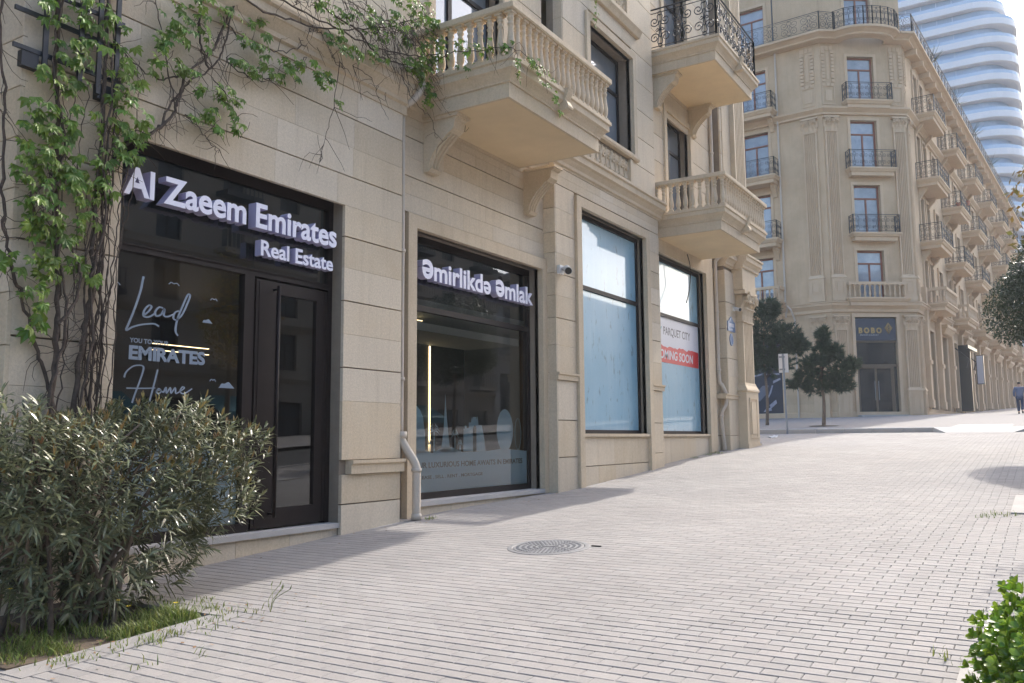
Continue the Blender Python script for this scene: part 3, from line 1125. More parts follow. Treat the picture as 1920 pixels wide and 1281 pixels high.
def scroll_unit(b, O, ux, h, w, r=.0085, n=4, k=14, dense=True):
    """one panel of ironwork scrolls in the plane (ux, z) with lower-left corner O"""
    O = Vector(O)
    ux = Vector(ux)
    P = lambda p: O + ux * p[0] + Vector((0, 0, p[1]))
    R_ = w * .235
    for sx in (-1, 1):
        for sz in (-1, 1):
            q = spiral(w / 2 + sx * w * .25, h / 2 + sz * h * .245, R_, 1.45, (pi if sx > 0 else 0), -sx * sz, k, .18)
            b.tube([P(p) for p in q], r, n, cap=False)
        q = [(w / 2, h * .06), (w / 2 + sx * w * .12, h * .12), (w / 2 + sx * w * .02, h * .5), (w / 2 + sx * w * .12, h * .88), (w / 2, h * .94)]
        b.tube([P((p[0], p[1], 0)) for p in smooth_path([(p[0], p[1], 0) for p in q], 3)], r, n, cap=False)
        if dense:
            q = spiral(w / 2 + sx * w * .12, h / 2, w * .09, 1.1, 0 if sx > 0 else pi, sx, 8, .3)
            b.tube([P(p) for p in q], r, n, cap=False)
    for zc in (h * .03, h * .97):
        b.tube([P((w / 2 + .045 * cos(a), zc + .045 * sin(a))) for a in [i * pi / 5 for i in range(11)]], r * .9, n, cap=False)


def iron_rail(b, pts, z, H, unit=.55, r=.0085, n=4, k=14, dense=True, post=.022):
    for (p, q) in zip(pts, pts[1:]):
        p, q = Vector((*p, z)), Vector((*q, z))
        L = (q - p).length
        u = (q - p) / L
        nn = max(1, int(round(L / unit)))
        w = L / nn
        for hh, rr in ((.10, .012), (H - .10, .012), (H, .022)):
            b.tube([p + Vector((0, 0, hh)), q + Vector((0, 0, hh))], rr, 4)
        for i in range(nn):
            scroll_unit(b, p + u * (w * i) + Vector((0, 0, .10)), u, H - .20, w, r, n, k, dense)
        for e in (p, q):
            b.box(e.x - post, e.x + post, e.y - post, e.y + post, z, z + H + .01)


b = MB()
iron_rail(b, [(-.13, 18.64), (1.52, 18.64), (1.52, 21.68), (-.13, 21.68)], 10.83, 1.05, .55, .013, 5, 20)
b.build('iron_railing', IRON, b3)


# ---- corner column with pedestal and capital
def fluted_pilaster(s0, s1, y, z0, z1, m, parent, F, n=6, dep=.03, back=.25):
    poly = [(s0, y + back), (s0, y)]
    w = (s1 - s0)
    e = w * .09
    fwid = (w - 2 * e) / n
    for i in range(n):
        a = s0 + e + i * fwid
        poly += [(a + fwid * .14, y), (a + fwid * .26, y + dep * .8), (a + fwid * .5, y + dep), (a + fwid * .74, y + dep * .8), (a + fwid * .86, y)]
    poly += [(s1, y), (s1, y + back)]
    return MB().prism(poly, 'z', z0, z1).build('pilaster', m, parent, F)


def capital(s0, s1, y, z0, z1, m, parent, F, back=.25):
    b = MB()
    h = z1 - z0
    w = s1 - s0
    c = (s0 + s1) / 2
    b.loft([[(s0, y + back, z0), (s1, y + back, z0), (s1, y, z0), (s0, y, z0)],
            [(s0, y + back, z0 + h * .5), (s1, y + back, z0 + h * .5), (s1, y - .01, z0 + h * .5), (s0, y - .01, z0 + h * .5)],
            [(s0, y + back, z0 + h * .86), (s1, y + back, z0 + h * .86), (s1, y - .015, z0 + h * .86), (s0, y - .015, z0 + h * .86)]])
    b.box(s0 - w * .12, s1 + w * .12, y - .13, y + back, z0 + h * .88, z1)
    b.box(s0 - w * .04, s1 + w * .04, y - .03, y + back, z0 - h * .05, z0 + .0)
    for row, (zz, nl, lh, out) in enumerate(((.02, 3, .46, .12), (.28, 4, .42, .17))):
        for i in range(nl):
            xc = s0 + w * (i + .5) / nl if row == 0 else s0 + w * i / (nl - 1)
            lw = w / nl * .55
            rings = []
            for t in (0, .35, .7, .9, 1.0):
                yy = y - .012 - out * (t ** 2.5) + (.0 if t < .95 else 0)
                z = z0 + h * (zz + lh * (t if t < .9 else .88 - (t - .9) * 1.5))
                ww = lw * (1 - .15 * t - (.45 if t > .95 else 0))
                rings.append([(xc - ww, yy + .03, z), (xc, yy - .018, z), (xc + ww, yy + .03, z)])
            for r0, r1 in zip(rings, rings[1:]):
                for q in (0, 1):
                    b.face([r0[q], r0[q + 1], r1[q + 1], r1[q]])
    for sx in (-1, 1):
        q = spiral(c + sx * w * .40, z0 + h * .74, w * .17, 1.5, pi / 2, -sx, 16, .15)
        b.tube([(p[0], y - .17, p[1]) for p in q], .034, 6)
        q = spiral(c + sx * w * .12, z0 + h * .76, w * .10, 1.3, pi / 2, sx, 12, .2)
        b.tube([(p[0], y - .14, p[1]) for p in q], .026, 6)
    for i in range(5):
        b.lathe([(.0, -.03), (.03, 0), (0, .03)], 6, (s0 + w * (i + .5) / 5, y - .10, z0 + h * .6), False)
    return b.build('capital', m, parent, F)


def pedestal(s0, s1, y, z0, z1, m, parent, F, back=.4):
    b = MB()
    b.box(s0 - .03, s1 + .03, y - .03, y + back, z0, z0 + .34)
    b.box(s0, s1, y, y + back, z0 + .34, z1 - .16)
    o = b.build('pedestal', m, parent, F)
    w = s1 - s0
    b = MB()
    a, c, d, e = s0 + w * .2, s1 - w * .2, z0 + .5, z1 - .32
    f = .035
    for r in ((a, c, d, d + f), (a, c, e - f, e), (a, a + f, d + f, e - f), (c - f, c, d + f, e - f)):
        b.box(r[0], r[1], y - .022, y, r[2], r[3])
    b.box(a + .12, c - .12, y - .03, y, d + .12, e - .12)
    b.build('panel_moulding', m, o, F)
    b = MB()
    rings = []
    for off, z in ((0, z1 - .16), (.03, z1 - .14), (.03, z1 - .10), (.0, z1 - .03), (-.03, z1 + .02), (-.05, z1 + .10)):
        rings.append([(s0 - off, y + back, z), (s1 + off, y + back, z), (s1 + off, y - off, z), (s0 - off, y - off, z)])
    b.loft(rings)
    b.build('pedestal_cap', m, o, F)
    return o


pedestal(23.83, 24.97, -.35, 1.05, 3.0, STONE2, LB, FL)
fluted_pilaster(23.93, 24.87, -.29, 3.05, 4.82, STONE2, LB, FL, 6, .055)
capital(23.92, 24.88, -.29, 4.87, 5.72, STONE2, LB, FL)
MB().box(23.78, 25.02, -.37, .1, 5.73, 6.33).build('entablature', STONE2, LB, FL)
fluted_pilaster(23.95, 24.95, -.24, 6.9, 15.5, STONE2, LB, FL, 6, .055)
fluted_pilaster(23.2, 23.85, -.12, 6.9, 15.5, STONE2, LB, FL, 1, .0)


# ---- drainpipes
def pipe(pts, r, collars, shoe=True):
    b = MB()
    b.tube(smooth_path(pts, 5), r, 14)
    o = b.build('drainpipe', PIPE, LB, smooth=True)
    for p, w in collars:
        b = MB()
        b.lathe([(r + .012, -w / 2), (r + .016, 0), (r + .012, w / 2)], 14, p)
        b.build('pipe_collar', PIPE, o, smooth=True)
    return o


pipe([(-.16, 9.30, 6.95), (.10, 9.33, 6.80), (.20, 9.34, 6.62), (.14, 9.28, 6.42), (-.02, 9.215, 6.30)], .052, [])
pipe([(-.02, 9.215, 6.34), (-.03, 9.21, 6.1), (-.03, 9.21, 3.5), (-.03, 9.21, 1.55)], .024, [((-.03, 9.21, 4.2), .05), ((-.03, 9.21, 2.4), .05)])
pipe([(-.03, 9.21, 1.66), (-.03, 9.21, 1.58), (.02, 9.25, 1.45), (.10, 9.33, 1.27), (.13, 9.34, 1.15), (.13, 9.34, .9), (.13, 9.34, gz(9.3) + .01)], .058,
     [((-.03, 9.21, 1.64), .09), ((.13, 9.34, 1.16), .05), ((.13, 9.34, gz(9.3) + .05), .08)])
pipe([(-.09, 22.83, 16), (-.09, 22.83, 12), (-.09, 22.83, 9), (-.09, 22.83, 7.2), (-.02, 22.86, 6.9), (.06, 22.9, 6.6), (-.05, 22.84, 6.45), (-.09, 22.82, 6.2), (-.09, 22.82, 4.5), (-.09, 22.82, 3.2), (-.02, 22.86, 2.98), (.05, 22.92, 2.75),
      (.05, 22.93, 2.5), (-.04, 22.86, 2.28), (-.07, 22.86, 2.1), (-.05, 22.9, 1.6), (-.03, 22.95, gz(22.9) + .01)], .052,
     [((-.09, 22.83, 9.5), .05), ((-.09, 22.82, 5.0), .05), ((-.09, 22.82, 3.4), .05), ((-.07, 22.86, 2.15), .06)])

# ---- rooms behind the clear shop windows
b = MB()
b.faces([(-4.5, 4.2, .55), (-.3, 4.2, .55), (-.3, 8.6, .55), (-4.5, 8.6, .55)], [(0, 1, 2, 3)])
b.build('shop_floor', ROOMF, LB)
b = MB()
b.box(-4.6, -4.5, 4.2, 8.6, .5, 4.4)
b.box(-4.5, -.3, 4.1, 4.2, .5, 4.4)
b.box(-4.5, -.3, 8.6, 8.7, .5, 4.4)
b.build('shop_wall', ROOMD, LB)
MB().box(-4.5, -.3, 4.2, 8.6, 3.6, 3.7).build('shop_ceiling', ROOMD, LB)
MB().box(-3.2, -3.17, 7.55, 8.5, 2.948, 2.956).build('light_strip', LED, LB)
MB().box(-3.2, -3.17, 7.55, 8.5, 2.858, 2.866).build('light_strip', LED, LB)
b = MB()
b.faces([(-3.0, 9.0, .74), (-.42, 9.0, .74), (-.42, 14.5, .74), (-3.0, 14.5, .74)], [(0, 1, 2, 3)])
b.build('shop_floor', ROOMF, LB)
b = MB()
b.box(-3.1, -3.0, 9, 14.6, .6, 4.4)
b.box(-3.0, -.45, 8.9, 9.0, .6, 4.4)
b.box(-3.0, -.45, 14.5, 14.6, .6, 4.4)
b.build('shop_wall', ROOMG, LB)
b = MB()
b.box(-3.0, -.45, 9, 14.5, 3.58, 3.68)
b.build('shop_ceiling', ROOMG, LB)
MB().box(-1.75, -1.65, 9.1, 13.0, .74, 3.22).build('dark_partition', ROOMD, LB)
MB().box(-1.65, -1.63, 11.925, 11.948, 1.3, 3.2).build('light_strip', LED, LB)
MB().box(-1.2, -1.19, 9.8, 11.15, 3.515, 3.525).build('light_strip', LED, LB)
MB().box(-1.75, -.5, 9.1, 13.05, 3.22, 3.34).build('ceiling_edge', ROOMG, LB)

# ================================================================= LETTERING
_tsc = bpy.data.scenes.new('glyphs')
_gl = {}


def glyph(ch, off=0.0):
    k = (ch, off)
    if k in _gl: return _gl[k]
    if ch in 'Əə':            # a turned e
        g = glyph('e', off)
        xs = [v[0] for v in g[0]]
        ys = [v[1] for v in g[0]]
        q = 1.0 if ch == 'ə' else .70 / (max(ys) - min(ys))
        qx = q * (.92 if q > 1 else 1)
        _gl[k] = ([((max(xs) + min(xs) - v[0]) * qx, (max(ys) - v[1]) * q + (min(ys) if q == 1 else -.012), v[2]) for v in g[0]], g[1], g[2], g[3] * qx)
        return _gl[k]
    res = []
    for body in (ch, ch + 'I', 'I'):
        cu = bpy.data.curves.new('g', 'FONT')
        cu.body = body
        cu.offset = off if body == ch else 0
        cu.fill_mode = 'BOTH'
        cu.resolution_u = 4
        cu.extrude = .5 if body == ch else 0
        o = bpy.data.objects.new('g', cu)
        _tsc.collection.objects.link(o)
        _tsc.view_layers[0].update()
        me = o.evaluated_get(_tsc.view_layers[0].depsgraph).to_mesh()
        res.append(([tuple(v.co) for v in me.vertices], [tuple(p.vertices) for p in me.polygons], [abs(p.normal.z) > .5 for p in me.polygons]))
        o.evaluated_get(_tsc.view_layers[0].depsgraph).to_mesh_clear()
        bpy.data.objects.remove(o)
        bpy.data.curves.remove(cu)
    xm = lambda r: max([v[0] for v in r[0]] or [0])
    adv = xm(res[1]) - xm(res[2])
    _gl[k] = (*res[0], adv)
    return _gl[k]


def words(text, x, y0, y1, z, cap, depth, mats, parent, name='letter', off=.012, single=False, F=None, shear=0.0, track=0.0):
    off = off + .013 if off else off
    """lettering on a facade: starts at y0, ends at y1, baseline z, cap height cap"""
    gs = [glyph(c, off) if c != ' ' else None for c in text]
    advs = [(g[3] + track if g else .28 + track) for g in gs]
    tot = sum(advs) - track
    sx = (y1 - y0) / tot
    sy = cap / .69
    pen = 0
    F = F or Matrix(((0, 0, 1, x), (1, 0, 0, y0), (0, 1, 0, z), (0, 0, 0, 1)))
    allb = MB()
    for c, g, a in zip(text, gs, advs):
        if g:
            b = allb if single else MB()
            n0 = len(b.v)
            for v in g[0]:
                b.v.append(tuple(F @ Vector(((v[0] + pen) * sx + shear * v[1] * sy, v[1] * sy, (v[2] + .5) * depth))))
            for f, fr in zip(g[1], g[2]):
                b.f.append(tuple(i + n0 for i in f))
                b.mi.append(0 if fr else min(1, len(mats) - 1))
            if not single:
                b.build(name, mats, parent)
        pen += a
    if single:
        return allb.build(name, mats, parent)


sg = thing('shop_sign', (-.16, 6.5, 3.6), 'raised white letters AI ZAEEM EMIRATES REAL ESTATE above the dark shop door', 'shop sign')
sg['label'] = 'raised white lettering in two lines above the dark shop door and window'
words('Al Zaeem Emirates', -.16, 4.95, 7.90, 4.0, .272, .13, [LETW, LETS], sg)
words('Real Estate', -.16, 6.68, 7.87, 3.695, .172, .10, [LETW, LETS], sg)
for y in (5.3, 6.2, 7.1, 7.8):
    MB().box(-.235, -.155, y, y + .02, 4.09, 4.11).build('mounting_rail', BLACK, sg)
sg2 = thing('shop_sign', (-.33, 11.5, 3.9), 'single line of raised white letters above the window with skyline vinyl', 'shop sign')
words('Əmirlikdə Əmlak', -.33, 9.86, 13.03, 3.945, .290, .13, [LETW, LETS], sg2)
MB().box(-.392, -.34, 13.14, 13.2, 3.9, 3.92).build('mounting_rail', BLACK, sg2)
MB().box(-.392, -.34, 13.14, 13.2, 4.05, 4.07).build('mounting_rail', BLACK, sg2)

# ---- vinyl on window A
STR = {
    'lead': [[(5.333, 3.246), (5.324, 3.194), (5.305, 3.089), (5.25, 2.908), (5.194, 2.758), (5.166, 2.677), (5.227, 2.712), (5.305, 2.742), (5.4, 2.764), (5.482, 2.773), (5.533, 2.752)],
             [(5.361, 2.852), (5.411, 2.899), (5.438, 2.946), (5.408, 2.957), (5.361, 2.907), (5.352, 2.841), (5.413, 2.838), (5.485, 2.886)],
             [(5.574, 2.949), (5.524, 2.95), (5.484, 2.901), (5.495, 2.858), (5.552, 2.879), (5.591, 2.943), (5.586, 2.876), (5.629, 2.866), (5.696, 2.896)],
             [(5.772, 2.943), (5.721, 2.922), (5.701, 2.86), (5.741, 2.846), (5.808, 2.91), (5.873, 3.048), (5.897, 3.127), (5.865, 3.126), (5.813, 3.009), (5.75, 2.85), (5.734, 2.728), (5.766, 2.679)]],
    'home': [[(5.166, 2.204), (5.186, 2.262), (5.261, 2.323), (5.348, 2.336), (5.376, 2.302), (5.332, 2.157), (5.29, 2.042), (5.263, 1.956)], [(5.194, 2.101), (5.35, 2.105), (5.52, 2.116)],
             [(5.539, 2.306), (5.495, 2.122), (5.453, 1.962)], [(5.533, 2.083), (5.561, 2.113), (5.589, 2.086), (5.557, 2.059), (5.533, 2.083), (5.578, 2.097), (5.616, 2.072)],
             [(5.616, 2.072), (5.644, 2.129), (5.653, 2.068), (5.695, 2.128), (5.707, 2.07), (5.754, 2.131), (5.765, 2.072), (5.816, 2.095)],
             [(5.816, 2.095), (5.867, 2.132), (5.841, 2.141), (5.816, 2.095), (5.861, 2.072), (5.965, 2.129)]]}


def ribbon(b, pts, w, x):
    p = [Vector((0, a, c)) for a, c in pts]
    p = smooth_path(p, 5)
    L, Rr = [], []
    for i, q in enumerate(p):
        d = p[min(i + 1, len(p) - 1)] - p[max(i - 1, 0)]
        d.normalize()
        nn = Vector((0, -d.z, d.y)) * w * (1.15 - .5 * abs(d.y))
        L.append((x, q.y + nn.y, q.z + nn.z))
        Rr.append((x, q.y - nn.y, q.z - nn.z))
    for i in range(len(p) - 1):
        b.face([Rr[i], Rr[i + 1], L[i + 1], L[i]])


xv = -.2425
for wname, ww in (('lead', .0125), ('home', .010)):
    b = MB()
    for i, s in enumerate(STR[wname]):
        ribbon(b, s, ww, xv + .0003 * i)
    b.build('window_lettering', DECAL, winA)
words('YOU TO YOUR', xv, 5.211, 5.655, 2.562, .044, .001, [DECAL], winA, 'window_lettering', .015, True)
words('EMIRATES', xv, 5.197, 6.115, 2.397, .128, .001, [DECAL], winA, 'window_lettering', .03, True)
for (a, z, s) in ((5.695, 3.222, .065), (6.21, 3.122, .045), (6.228, 2.232, .04), (5.02, 3.13, .06)):
    b = MB()
    ribbon(b, [(a - s, z - .012), (a - s * .5, z + .012), (a, z), (a + s * .5, z + .012), (a + s, z - .012)], .006, xv)
    b.build('bird_vinyl', DECAL, winA)
for (a, z, s) in ((6.13, 2.868, .07), (6.415, 2.17, .11)):
    poly = [(a - s, z - .014)] + [(a + s * .95 * cos(t) * .9, z - .014 + s * .55 * sin(t) * (1 + .18 * cos(5 * t))) for t in [pi - pi * i / 12 for i in range(1, 12)]] + [(a + s, z - .014)]
    MB().prism(poly, 'x', xv, xv + .001).build('cloud_vinyl', DECAL, winA)
MB().box(-.2555, -.2535, 4.96, 6.60, .66, 1.55).build('frosted_vinyl', WHITEV, winA)

# ---- vinyl on window B : generic skyline silhouette
b = MB()
X0, X1 = -.4105, -.4095
base = 1.38
b.prism([(9.69, .795), (13.15, .795), (13.15, base - .02), (12.9, base), (12.3, base + .03), (11.9, base), (11.2, base - .01), (10.9, base + .07), (10.64, base + .07), (10.4, base - .01), (10.23, base + .03), (9.69, base + .05)], 'x', X0, X1)
b.prism([(9.69, base), (10.229, base), (10.22, 1.675), (10.169, 1.909), (10.10, 2.01), (9.98, 2.09), (9.69, 2.15)], 'x', X0, X1)
b.prism([(10.62, base), (10.66, 1.6), (10.69, 1.75), (10.70, 1.9), (10.715, 2.06), (10.729, 2.27), (10.752, 2.06), (10.77, 1.9), (10.796, 1.75), (10.82, 1.6), (10.86, base)], 'x', X0, X1)
b.prism([(11.206, base), (11.216, 1.74), (11.25, 1.74), (11.25, 1.79), (11.30, 1.79), (11.30, 1.75), (11.36, 1.75), (11.36, 1.84), (11.42, 1.84), (11.437, 1.906), (11.45, 1.94), (11.465, 1.90), (11.48, 1.90), (11.48, base)], 'x', X0, X1)
b.prism([(11.576, base), (11.576, 1.90), (11.59, 1.90), (11.605, 1.95), (11.622, 1.90), (11.64, 1.80), (11.732, 1.80), (11.80, 1.6), (11.837, base)], 'x', X0, X1)
b.prism([(11.478, 1.74), (11.50, 1.78), (11.531, 1.80), (11.56, 1.78), (11.578, 1.74), (11.578, 1.93), (11.478, 1.93)], 'x', X0, X1)
b.prism([(12.44 + .26 * cos(t), 1.72 + .36 * sin(t)) for t in [i * pi / 10 for i in range(20)]], 'x', X0, X1)
b.tube([(X0, 12.86 + .10 * cos(t), 1.66 + .27 * sin(t)) for t in [i * pi / 8 for i in range(-8, 9)]], .008, 4)
b.build('skyline_vinyl', WHITEV, winB)
for (yc, zb, zt, cw) in ((10.446, base, 1.70, .15), (10.984, base, 1.64, .11), (10.33, base, 1.50, .06), (11.12, base, 1.50, .07)):
    b = MB()
    b.prism([(yc - .02, zb), (yc + .02, zb), (yc + .008, zt), (yc - .008, zt)], 'x', X0, X1)
    for k in range(9):
        a = -pi * .12 + k * (pi * 1.24) / 8
        tip = (yc + cw * cos(a), zt + cw * .62 * sin(a) - .02)
        md = (yc + cw * .5 * cos(a), zt + cw * .55 * sin(a) + .03)
        b.prism([(yc - .006, zt), (md[0], md[1] + .012), tip, (md[0], md[1] - .016)], 'x', X0, X1)
    b.build('palm_vinyl', WHITEV, winB)
DK = mat('cut_out_lettering', (.10, .115, .13), None, 3, .5)
words('YOUR LUXURIOUS HOME AWAITS IN EMIRATES', -.4085, 9.86, 13.0, 1.155, .078, .0008, [DK], winB, 'window_lettering', .008, True)
words('BUY . LEASE . SELL . RENT . MORTGAGE', -.4085, 9.80, 11.75, .992, .046, .0008, [DK], winB, 'window_lettering', .006, True)

# ---- poster on window D
pw = mat('poster_white', (0.576, 0.576, 0.624), None, 3, .4)
prd = mat('poster_red', (.55, .025, .03), None, 3, .4)
pgr = mat('poster_grey', (.16, .15, .16), None, 3, .5)
pgn = mat('poster_teal', (.05, .32, .33), None, 3, .5)
po = thing('window_poster', (-.34, 20.3, 3.4), 'white and red poster reading Parquet City coming soon', 'poster')
po['label'] = 'white and red coming soon poster inside the far shop window'
MB().box(-.348, -.344, 18.72, 21.95, 3.39, 4.55).build('sheet', pw, po)
b = MB()
edge = [(18.72, 3.39), (21.95, 3.39), (21.95, 3.80)]
pr = random.Random(5)
for k in range(24):
    edge.append((21.9 - k * .133, 3.79 + pr.uniform(-.025, .04)))
edge.append((18.72, 3.80))
b.prism(edge, 'x', -.3436, -.3430)
b.build('red_band', prd, po)
words('PARQUET CITY', -.3435, 19.53, 21.36, 4.08, .19, .0006, [pgr], po, 'print', .004, True)
words('COMING SOON', -.3425, 19.02, 21.53, 3.49, .21, .0006, [pw], po, 'print', .01, True, None, .12)
for k in range(7):
    a = -.9 + k * .3
    b = MB()
    c0 = (19.05, 4.0)
    b.prism([(c0[0] + .1 * cos(a + 1.57), c0[1] + .1 * sin(a + 1.57)), (c0[0] + .26 * cos(a + 1.45) + .1, c0[1] + .30 * sin(a + 1.5)), (c0[0] + .36 * cos(a + 1.57) + .12, c0[1] + .42 * sin(a + 1.57)), (c0[0] + .22 * cos(a + 1.7) + .05, c0[1] + .30 * sin(a + 1.66))], 'x', -.3436, -.343)
    b.build('logo_leaf', pgn, po)

# ---- street plaques, cameras
BLUE = mat('blue_enamel', (.07, .15, .30), (.08, .16, .32), 3, .3)
pq = thing('street_plaque', (.11, 23.4, 4.5), 'blue enamel street name plaque on the end pier', 'street sign')
b = MB()
b.prism([(23.1, 4.50), (23.72, 4.50), (23.72, 4.78), (23.62, 4.78), (23.55, 4.84), (23.41, 4.92), (23.27, 4.84), (23.2, 4.78), (23.1, 4.78)], 'x', .10, .125)
b.build('plate', BLUE, pq)
for z, h, a, c, n in ((4.63, .10, 23.17, 23.65, 11), (4.54, .04, 23.33, 23.5, 4)):     # name too small to read
    for k in range(n):
        if n == 11 and k == 6: continue
        ya = a + (c - a) * k / n
        MB().box(.1252, .127, ya, ya + (c - a) / n * .72, z, z + h).build('print', pw, pq)
p2 = thing('round_plaque', (.11, 23.4, 4.2), 'small round blue plaque below the street plaque', 'plaque')
b = MB()
b.prism([(23.41 + .15 * cos(t), 4.27 + .17 * sin(t)) for t in [i * pi / 10 for i in range(20)]], 'x', .10, .12)
b.build('plate', BLUE, p2)
b = MB()
b.tube([(.122, 23.41 + .125 * cos(t), 4.27 + .145 * sin(t)) for t in [i * pi / 10 for i in range(21)]], .006, 4)
b.build('rim', pw, p2)


def cctv(p, d, label, s=1.0):
    r = thing('security_camera', p, label, 'camera', 'security cameras on the facade')
    P = Vector(p)
    b = MB()
    b.box(P.x - .0, P.x + .05 * s, P.y - .07 * s, P.y + .07 * s, P.z - .07 * s, P.z + .07 * s)
    b.build('mount', WHITE, r)
    b = MB()
    D_ = Vector(d).normalized()
    b.tube([P + Vector((.05 * s, 0, .02)), P + Vector((.10 * s, 0, .03)), P + Vector((.14 * s, 0, 0))], .028 * s, 8)
    b.build('bracket', WHITE, r, smooth=True)
    b = MB()
    c = P + Vector((.15 * s, 0, -.015))
    b.tube([c - D_ * .10 * s, c - D_ * .09 * s, c + D_ * .09 * s], [.045 * s, .062 * s, .062 * s], 14)
    b.build('housing', WHITE, r)
    b = MB()
    b.tube([c + D_ * .091 * s, c + D_ * .115 * s], [.056 * s, .052 * s], 14)
    b.build('lens_hood', BLACK, r)
    return r


cctv((.095, 13.52, 4.62), (.55, -.75, -.35), 'white bullet security camera on the pier beside the film covered window', 1.15)
cctv((.10, 23.7, 5.17), (.8, -.3, -.2), 'small security camera above the street plaque on the end pier', .85)
# loose cable hanging by window D
b = MB()
b.tube(smooth_path([(-.05, 20.55, 6.2), (.0, 20.6, 5.9), (-.02, 20.62, 5.5), (.0, 20.45, 5.2), (.02, 20.2, 4.9)], 5), .012, 5)
tag(b.build('hanging_cable', BLACK), 'thin loose dark cable hanging in front of the poster window', 'cable')

# ================================================================= CLIMBING VINES AND TRELLIS
TR1 = thing('metal_trellis', (.08, 4.3, 4.9), 'black metal trellis grid fixed high on the wall behind the vine', 'trellis')
for i, (y, z0) in enumerate(((4.03, 4.9), (4.36, 4.85), (4.54, 4.83), (4.72, 4.9))):
    MB().box(.075, .10, y - .022, y + .022, z0, 7.2).build('upright', IRON, TR1)
for z, a, c in ((5.02, 3.76, 4.80), (5.36, 3.76, 4.80), (5.62, 4.0, 4.80), (5.9, 3.76, 4.80), (6.2, 3.76, 4.80)):
    MB().box(.055, .078, a, c, z - .02, z + .02).build('crossbar', IRON, TR1)
MB().box(.0, .07, 3.84, 3.99, 4.86, 5.0).build('wall_bracket', IRON, TR1)
MB().box(.0, .07, 4.55, 4.69, 4.80, 4.95).build('wall_bracket', IRON, TR1)
TR2 = thing('metal_trellis', (.1, 3.95, .4), 'lower black metal trellis standing behind the oleander bush', 'trellis')
for y, z0 in ((3.84, .45), (4.0, .36), (4.16, .45)):
    MB().box(.09, .115, y - .02, y + .02, z0, 1.45).build('upright', IRON, TR2)
for z in (.50, .78, 1.12, 1.38):
    MB().box(.068, .088, 3.80, 4.2, z - .018, z + .018).build('crossbar', IRON, TR2)


def leaf_shape(rng_, s, n=5, wl=.24, fold=.25):
    """palmate creeper leaf: n leaflets, each two quads folded on its rib, lying near the local xy plane, hanging to -y"""
    V, Fc = [], []
    for k in range(n):
        a = -pi / 2 + (k - (n - 1) / 2) * .62 + rng_.uniform(-.08, .08)
        L = s * (1 - .13 * abs(k - (n - 1) / 2)) * rng_.uniform(.9, 1.1)
        d = Vector((cos(a), sin(a), 0))
        w = Vector((-sin(a), cos(a), 0))
        dr = Vector((0, 0, -.25 * L))
        i = len(V)
        V += [Vector((0, 0, 0)), d * L * .55 + w * L * wl + dr * .2 + Vector((0, 0, L * fold * .3)), d * L * .55 + dr * .25, d * L * .55 - w * L * wl + dr * .2 + Vector((0, 0, L * fold * .3)), d * L + dr]
        Fc += [(i, i + 2, i + 1), (i, i + 3, i + 2), (i + 1, i + 2, i + 4), (i + 2, i + 3, i + 4)]
    return V, Fc


vr = random.Random(21)
LEAFM = []
for k in range(6):
    V, Fc = leaf_shape(vr, .105, 5 if k < 5 else 3, .22)
    b = MB()
    b.faces(V, Fc)
    LEAFM.append(b.mesh('leaf', VINEO))


class Vine:
    def __init__(s, root):
        s.root = root
        s.leaf = []

    def stem(s, pts, r0, r1, wig=.012, n=6, m=BARK, twine=0):
        P = smooth_path(pts, 6)
        P = [p + Vector((abs(vr.gauss(0, wig)) * .6, vr.gauss(0, wig), vr.gauss(0, wig))) for p in P]
        rr = [r0 + (r1 - r0) * i / (len(P) - 1) for i in range(len(P))]
        rr = [r * vr.uniform(.85, 1.15) for r in rr]
        MB().tube(P, rr, n).build('stem', m, s.root, smooth=True)
        return P

    def scatter(s, c, rad, n, sz=1.0, xw=.06):
        for _ in range(n):
            for _t in range(20):
                a, q = vr.uniform(-1, 1), vr.uniform(-1, 1)
                if a * a + q * q < 1: break
            x = xw + abs(vr.gauss(0, .06)) + .02
            s.leaf.append((Vector((x, c[0] + a * rad[0], c[1] + q * rad[1])), sz * vr.uniform(.65, 1.25)))

    def finish(s, nmax=300):
        s.leaf.sort(key=lambda t: -t[1])
        big, rest = s.leaf[:nmax], s.leaf[nmax:]
        b = MB()
        for i, (p, sz) in enumerate(s.leaf):
            # leaf plane mostly parallel to the wall, tip hanging down, tilted to the light
            nrm = Vector((1, vr.gauss(.1, .45), vr.gauss(.55, .4))).normalized()
            dn = Vector((vr.gauss(0, .1), vr.gauss(0, .5), -1))
            dn = (dn - nrm * dn.dot(nrm)).normalized()
            xx = (-dn).cross(nrm)
            Mx = Matrix((xx, -dn, nrm)).transposed().to_4x4()
            Mx.translation = p
            Mx = Mx @ Matrix.Scale(sz, 4)
            if i < nmax:
                inst('leaf', LEAFM[vr.randrange(6)], s.root, Mx)
            else:
                V, Fc = leaf_shape(vr, .105, 5, .22)
                b.faces([Mx @ q for q in V], Fc)
        if rest:
            tag(b.build('foliage', VINEL, s.root), kind='stuff')

    def twigs(s, n, P, L, m=BARK):
        b = MB()
        for _ in range(n):
            p = Vector(vr.choice(P))
            q = [p]
            d = Vector((abs(vr.gauss(.1, .2)), vr.gauss(0, .8), vr.gauss(-.3, .8)))
            for k in range(5):
                d += Vector((vr.gauss(-.02, .12), vr.gauss(0, .5), vr.gauss(-.15, .5)))
                st = d.normalized() * L / 5 * vr.uniform(.5, 1.4)
                z = q[-1] + st
                z.x = max(.03, z.x)
                q.append(z)
            b.tube(q, [.005, .004, .0035, .003, .0025, .002], 3, cap=False)
        tag(b.build('twigs', m, s.root), kind='stuff')


def Y(pts, x=.07):
    return [(x, a, c) for a, c in pts]


